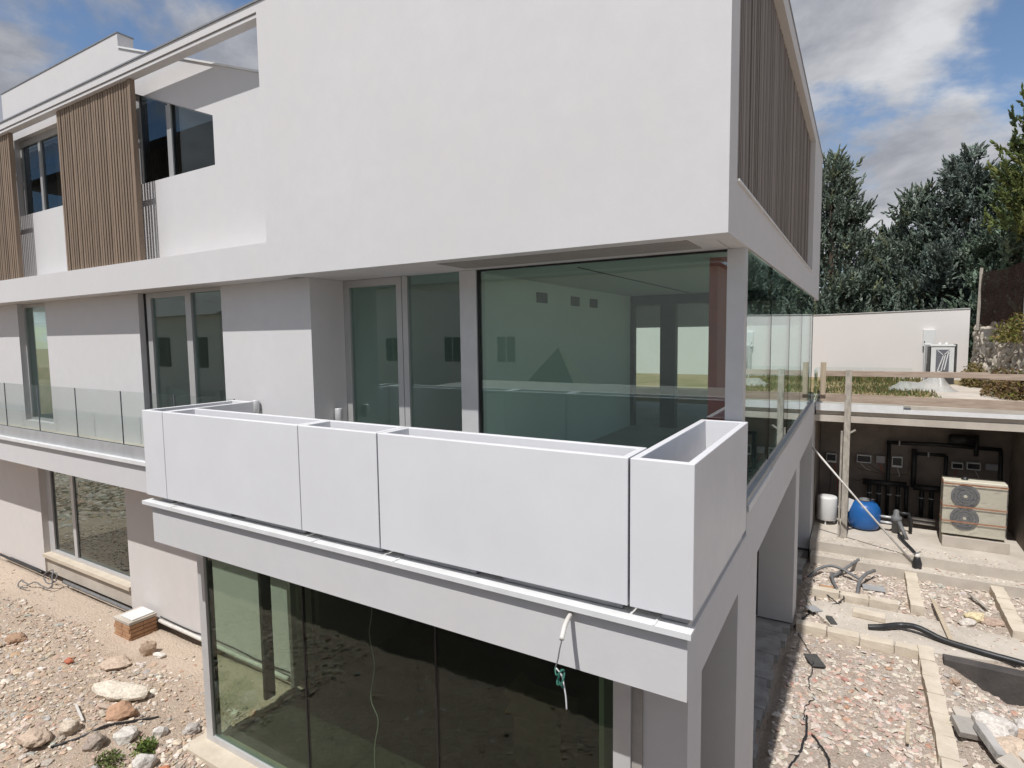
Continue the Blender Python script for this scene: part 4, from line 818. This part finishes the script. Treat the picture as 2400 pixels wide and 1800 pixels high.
leafy('bush', 'yellow green bush spilling over the dry stone wall', 'bush', (4.05, 21.2, -.35), .8, 1.2, .85, 3000, .06, OL, (4, 3, 3, 1), 16, 4)
leafy('bush', 'brownish scrub at the foot of the dry stone wall', 'bush', (3.45, 20.2, -1.78), .55, 1.4, .75, 2200, .055, [(.17, .11, .05), (.20, .14, .07), (.13, .12, .04)], (3, 3, 2), 14, 5)
leafy('bush', 'dry ochre scrub between the taped machine and the stone wall', 'bush', (3.15, 23.6, -1.78), .35, .9, .75, 1300, .05, [(.20, .15, .06), (.16, .14, .05), (.24, .18, .10)], (3, 3, 2), 10, 6)
# dry stone wall
t = thing('dry_stone_wall', 'rough grey dry stone wall behind the taped machine', 'wall', (3.5, 23, -1.78))
wx = lambda y: 3.30 + (26.4 - y) * .055
MB().prism([(wx(26.4) + .18, 26.4), (wx(17.0) + .18, 17.0), (wx(17.0) + 1.2, 17.0), (wx(26.4) + 1.2, 26.4)], 'z', -1.8, .05).build('core', 'concrete_dark', t)
st_me = []
for q in range(6):
    v, f = ICO2; o = Vector((q * 5.3, 1, 2)); m = MB(); m.v = [tuple(Vector(p_) * (1 + .4 * noise.noise(Vector(p_) * 1.2 + o) + .15 * noise.noise(Vector(p_) * 3 + o))) for p_ in v]
    m.f = f.tolist(); g = .32 + .05 * (q % 3); m.c = [(g * 1.1, g * .97, g * .80, 1)] * len(v); ob = m.build('stone', 'stone_mat', None, recalc=False); st_me.append(ob.data); bpy.data.objects.remove(ob)
    st_me[-1].transform(Matrix.Translation((0, 0, -1)))
cnt = 0
for r in range(11):
    z = -1.72 + r * .17; y = 26.35 - .1 * (r % 2)
    while y > 17.4 and cnt < 296:
        L = random.Random(cnt).uniform(.22, .5) * (1.0 if y > 22 else 1.3)
        inst('stone', st_me[cnt % 6], t, (wx(y) + .1 + .02 * r + .05 * math.sin(cnt * 7.1), y - L / 2, z + .06 + .02 * math.sin(cnt * 3.3)), (cnt * .7, .3 * math.sin(cnt), .2 * math.sin(cnt * 1.9)), (.13, L * .55, .105)); cnt += 1; y -= L * .97
# net fence on the wall
t = thing('net_fence', 'dark brown shade net on a grey post above the stone wall', 'fence', (3.5, 23.5, .05))
MB().cyl((3.33, 24.6, .02), (3.36, 24.6, 2.05), .045, 12).build('post', 'timber_grey', t); MB().cyl((3.85, 21.0, .02), (3.85, 21.0, 1.9), .035, 10).build('post', 'box_grey', t)
s = NT('shade_net'); ck = s.n('ShaderNodeTexChecker'); ck.inputs['Scale'].default_value = 160; s.l(s.pos(), ck.inputs[0]); d_ = s.n('ShaderNodeBsdfDiffuse'); d_.inputs[0].default_value = (.05, .033, .028, 1); tr = s.n('ShaderNodeBsdfTransparent'); mxs = s.n('ShaderNodeMixShader'); s.l(s.rng(s.noise(3, 3, .5), .3, .7, .10, .3), mxs.inputs[0]); s.l(d_.outputs[0], mxs.inputs[1]); s.l(tr.outputs[0], mxs.inputs[2]); s.l(mxs.outputs[0], s.out.inputs[0])
m = MB(); kx, kz = 40, 10
for j in range(kz + 1):
    for i in range(kx + 1):
        q = i / kx; y = 24.55 - q * 7.0; m.v.append((3.36 + (24.55 - y) * .14 + .04 * nz(y, j * .3, 2, 1.2), y, .1 + 1.75 * j / kz + .04 * math.sin(q * 17)))
m.f = [(j * (kx + 1) + i, j * (kx + 1) + i + 1, (j + 1) * (kx + 1) + i + 1, (j + 1) * (kx + 1) + i) for j in range(kz) for i in range(kx)]
m.build('net', 'shade_net', t, 0, True)
# ------------------------------------------------------------------ trees
def conifer(name, label, x, y, zb, h, rad, seed, pal, wts, fingers=4600, flen=.42, low=.06, top=.55):
    rg = random.Random(seed); rn = np.random.RandomState(seed)
    t = thing(name, label, 'tree', (x, y, zb), 'conifers beyond the garden wall')
    lean = rg.uniform(-.3, .3); tk = MB()
    tk.tube([(x + lean * q * q, y, zb - .1 + h * q) for q in np.linspace(0, .97, 9)], [max(.02, .20 * (1 - q) ** .8 * h / 8) for q in np.linspace(0, .97, 9)], 8)
    tk.build('trunk', 'bark', t, 0, True)
    lm = MB(); C = []; D = []
    lv = int(h * 2.6)
    for i in range(lv):
        q = low + (1 - low) * (i + rg.random() * .6) / lv
        nb = rg.randint(3, 5)
        for b in range(nb):
            a = rg.uniform(0, 6.283); L = 1.12 * rad * ((1 - q) ** .9) * rg.uniform(.6, 1.22) + .22
            z0 = zb + h * q; up = rg.uniform(.05, .38) * L * (top if q > .6 else .7)
            p0 = Vector((x + lean * q * q, y, z0)); p2 = p0 + Vector((L * math.cos(a), L * math.sin(a), up)); p1 = (p0 + p2) / 2 + Vector((0, 0, -.06 * L))
            lm.tube([p0, p1, p2], [.05 * (1 - q) + .018, .025 * (1 - q) + .012, .006], 4, False)
            C.append((p0, p1, p2, L)); D.append(L)
    lm.build('limbs', 'bark', t)['kind'] = 'stuff'
    D = np.array(D); n = fingers; idx = rn.choice(len(C), n, p=D / D.sum())
    A0 = np.array([[*c_[0]] for c_ in C])[idx]; A1 = np.array([[*c_[1]] for c_ in C])[idx]; A2 = np.array([[*c_[2]] for c_ in C])[idx]; LL = D[idx]
    s_ = .22 + .83 * rn.rand(n) ** .6; h1 = (s_ < .5)[:, None]
    Q = np.where(h1, A0 + (A1 - A0) * (s_ * 2)[:, None], A1 + (A2 - A1) * np.clip(s_ * 2 - 1, 0, 1.05)[:, None])
    sp = .14 + .16 * LL * (1 - .5 * s_); Q = Q + rn.normal(size=(n, 3)) * sp[:, None] * np.array([1, 1, .45])
    ax = (A2 - A0) / np.linalg.norm(A2 - A0, axis=1)[:, None] * rn.uniform(.1, .8, (n, 1)) + rn.normal(size=(n, 3)) * .3; ax[:, 2] += rn.uniform(.5, 1.3, n)
    ax /= np.linalg.norm(ax, axis=1)[:, None]; fl = flen * rn.uniform(.6, 1.4, n)
    K_ = 13; N = n * K_
    tt = np.tile(np.linspace(.05, 1, K_), n); AX = np.repeat(ax, K_, 0); FL = np.repeat(fl, K_)
    O = np.repeat(Q, K_, 0) + AX * (tt * FL)[:, None]
    dr_ = AX * (.55 + .75 * tt)[:, None] + rn.normal(size=(N, 3)) * (.42 - .2 * tt)[:, None]; dr_ /= np.linalg.norm(dr_, axis=1)[:, None]
    ln = FL * rn.uniform(.28, .5, N) * (1.1 - .35 * tt); wd = ln * .20
    e1 = np.cross(dr_, rn.normal(size=(N, 3))); e1 /= np.linalg.norm(e1, axis=1)[:, None]; e2 = np.cross(dr_, e1)
    mid = O + dr_ * (ln * .4)[:, None]
    V = np.stack([O] + [mid + (e1 * math.cos(a_) + e2 * math.sin(a_)) * wd[:, None] for a_ in (0, 2.094, 4.189)] + [O + dr_ * ln[:, None]], 1)
    fc = np.array([(0, 2, 1), (0, 3, 2), (0, 1, 3), (1, 2, 4), (2, 3, 4), (3, 1, 4)])
    cols = np.array(pal)[rn.choice(len(pal), n, p=np.array(wts) / sum(wts))] * (1 + rn.uniform(-.28, .28, (n, 1)))
    cols = np.repeat(cols, K_ * 5, 0)
    m = MB(); m.v = V.reshape(-1, 3).tolist(); m.f = (fc[None] + (np.arange(N) * 5)[:, None, None]).reshape(-1, 3).tolist(); m.c = np.concatenate([cols, np.ones((len(cols), 1))], 1)
    m.build('crown', 'needle_mat', t, recalc=False); return t
BL = [(.13, .165, .13), (.18, .215, .17), (.09, .12, .09), (.15, .17, .10)]; BW = (3, 3, 2, 1)
conifer('cedar_tree', 'tall blue grey cedar right beside the house corner', -1.3, 34, -1.8, 10.3, 2.9, 1, BL, BW, 4300, .50)
conifer('cedar_tree', 'shorter blue grey cedar in the dip of the tree line', 1.0, 36, -1.8, 6.9, 2.1, 2, BL, BW, 3000, .50)
conifer('cedar_tree', 'twin tipped blue grey cedar in the middle of the tree line', 2.35, 34, -1.8, 8.3, 2.4, 3, BL, BW, 3200, .50, .14)
conifer('cedar_tree', 'tall dark tipped cedar behind the end of the garden wall', 4.0, 33, -1.8, 9.4, 2.5, 4, [(.14, .175, .15), (.18, .215, .18), (.07, .095, .08)], (3, 2, 2), 3600, .50)
conifer('cedar_tree', 'green blue cedar behind the net fence', 5.7, 31.5, -1.8, 9.0, 2.6, 5, [(.14, .19, .14), (.18, .225, .165), (.09, .125, .085)], (3, 2, 2), 3200, .50)
conifer('pine_tree', 'high yellow green pine at the edge of the frame', 6.15, 27.0, -1.8, 13.6, 2.2, 6, [(.09, .115, .035), (.13, .14, .045), (.06, .085, .035)], (3, 2, 2), 3000, .46, .35)
conifer('cedar_tree', 'cedar mostly hidden behind the house, seen through its glazing', -4.6, 35, -1.8, 9.0, 2.8, 7, BL, BW, 700, .5)
conifer('cedar_tree', 'cedar reflected in the side glazing beyond the frame', 8.8, 33, -1.8, 10, 2.9, 8, BL, BW, 700, .5)
leafy('hedge', 'dark green shrubs along the back of the garden wall', 'hedge', (-.5, 29.2, -1.78), 3.6, .9, 2.5, 5200, .09, [(.07, .095, .05), (.05, .07, .04), (.10, .12, .07)], (3, 3, 2), 20, 9)
leafy('hedge', 'dense dark shrubs behind the wall end and the fence post', 'hedge', (4.6, 29.5, -1.78), 2.2, 1.0, 3.2, 4200, .09, [(.07, .095, .06), (.05, .07, .045), (.10, .12, .08)], (3, 3, 2), 20, 10)
# far house
t = thing('far_house', 'ochre house with a tiled roof half hidden by the cedars', 'house', (1.5, 47, -1.8))
MB().prism([(-2.5, -1.8), (6, -1.8), (6, 2.6), (2.6, 2.55), (-2.5, .95)], 'y', 46, 54).build('wall', 'house_stucco', t)
r_ = MB().prism([(-3.2, .78), (2.6, 2.62), (8, .9), (8, 1.12), (2.6, 2.86), (-3.2, 1.0)], 'y', 45.2, 54.5).build('roof', 'roof_tile', t)
for i in range(9): MB().tube([(-3.2 + i * .7, 45.2, .92 + i * .22), (-3.2 + i * .7, 54, .92 + i * .22)], .1, 8).build('tile_row', 'roof_tile', r_)
w_ = B('window', 'dark_frame', t, (.2, 1.1, 45.93, 45.99, .2, 1.0)); B('pane', 'dark_panel', w_, (.28, 1.02, 45.91, 45.928, .28, .92))
# ------------------------------------------------------------------ across the lot: what the front glazing mirrors
t = thing('opposite_house', 'pale neighbouring house across the lot, seen mirrored in the terrace glazing', 'house', (-18, -24, -5.4))
B('wall', 'neighbour_white', t, (-31, -6.4, -28, -20, -5.6, 3.6))
r_ = MB().prism([(-32, 3.5), (-6.0, 3.5), (-9.5, 5.6), (-32, 6.2)], 'y', -28.6, -19.5).build('roof', 'roof_grey', t)
for z in (-1.6,):
    for x in (-28.6, -23.4, -19.2):
        w_ = B('window', 'neighbour_white', t, (x - .75, x + .75, -19.99, -19.94, z - .1, z + 1.7)); B('pane', 'dark_panel', w_, (x - .66, x - .04, -19.94, -19.93, z, z + 1.6)); B('pane', 'dark_panel', w_, (x + .04, x + .66, -19.94, -19.93, z, z + 1.6))
t = thing('raised_terrace', 'rough concrete raised terrace across the lot, mirrored in the bay glass', 'terrace', (1, -3, -5.4))
B('retaining_wall', 'concrete', t, (-13.5, 9, -.85, -.6, -5.7, -1.72)); B('paving', 'concrete', t, (-13.5, 9, -8.2, -.86, -5.7, -1.75))
t = thing('boundary_fence', 'dark metal picket fence across the lot, seen mirrored in the terrace glazing', 'fence', (-6, -11, -5.4))
B('plinth', 'concrete_pale', t, (-26, -7.2, -11.2, -11.0, -5.6, -4.3)); pk = mesh_of(MB().box(-.012, .012, -.012, .012, 0, 1.7), 'dark_frame', 'picket')[0]
for i in range(76): inst('picket', pk, t, (-26 + i * .25, -11.1, -4.3))
B('rail', 'dark_frame', t, (-26, -7.2, -11.12, -11.08, -2.78, -2.73), (-26, -7.2, -11.12, -11.08, -4.15, -4.1))
t = thing('garden_gazebo', 'pointed canvas gazebo across the lot, seen mirrored in the terrace glazing', 'gazebo', (-10.2, -9.3, -5.4))
MB().add([(-11.6, -10.3, -2.2), (-9.0, -10.3, -2.2), (-9.0, -8.3, -2.2), (-11.6, -8.3, -2.2), (-10.3, -9.3, -.45)], [(0, 1, 4), (1, 2, 4), (2, 3, 4), (3, 0, 4), (3, 2, 1, 0)]).build('canopy', 'canvas', t)
for q in ((-11.5, -10.2), (-9.1, -10.2), (-9.1, -8.4), (-11.5, -8.4)): MB().cyl((*q, -5.5), (*q, -2.19), .04, 8).build('post', 'timber_grey', t)
t = thing('opposite_house', 'second pale house across the lot, seen mirrored in the balcony door', 'house', (-48, -13, -5.4))
B('wall', 'neighbour_white', t, (-62, -32, -17, -10, -5.6, 1.6)); MB().prism([(-17.6, 1.5), (-13.5, 3.6), (-9.4, 1.5)], 'x', -62.5, -31.5).build('roof', 'roof_grey', t)
for x in (-58, -53, -48, -43, -38, -34): B('window', 'dark_panel', t, (x - .8, x + .8, -10.0, -9.95, -1.6, .2))
leafy('hedge', 'second dark hedge across the lot beyond the pale house', 'hedge', (-78, -22, -5.4), 22, 4.0, 11, 9000, .28, [(.06, .09, .035), (.05, .07, .03), (.09, .11, .05)], (3, 3, 2), 12, 31)
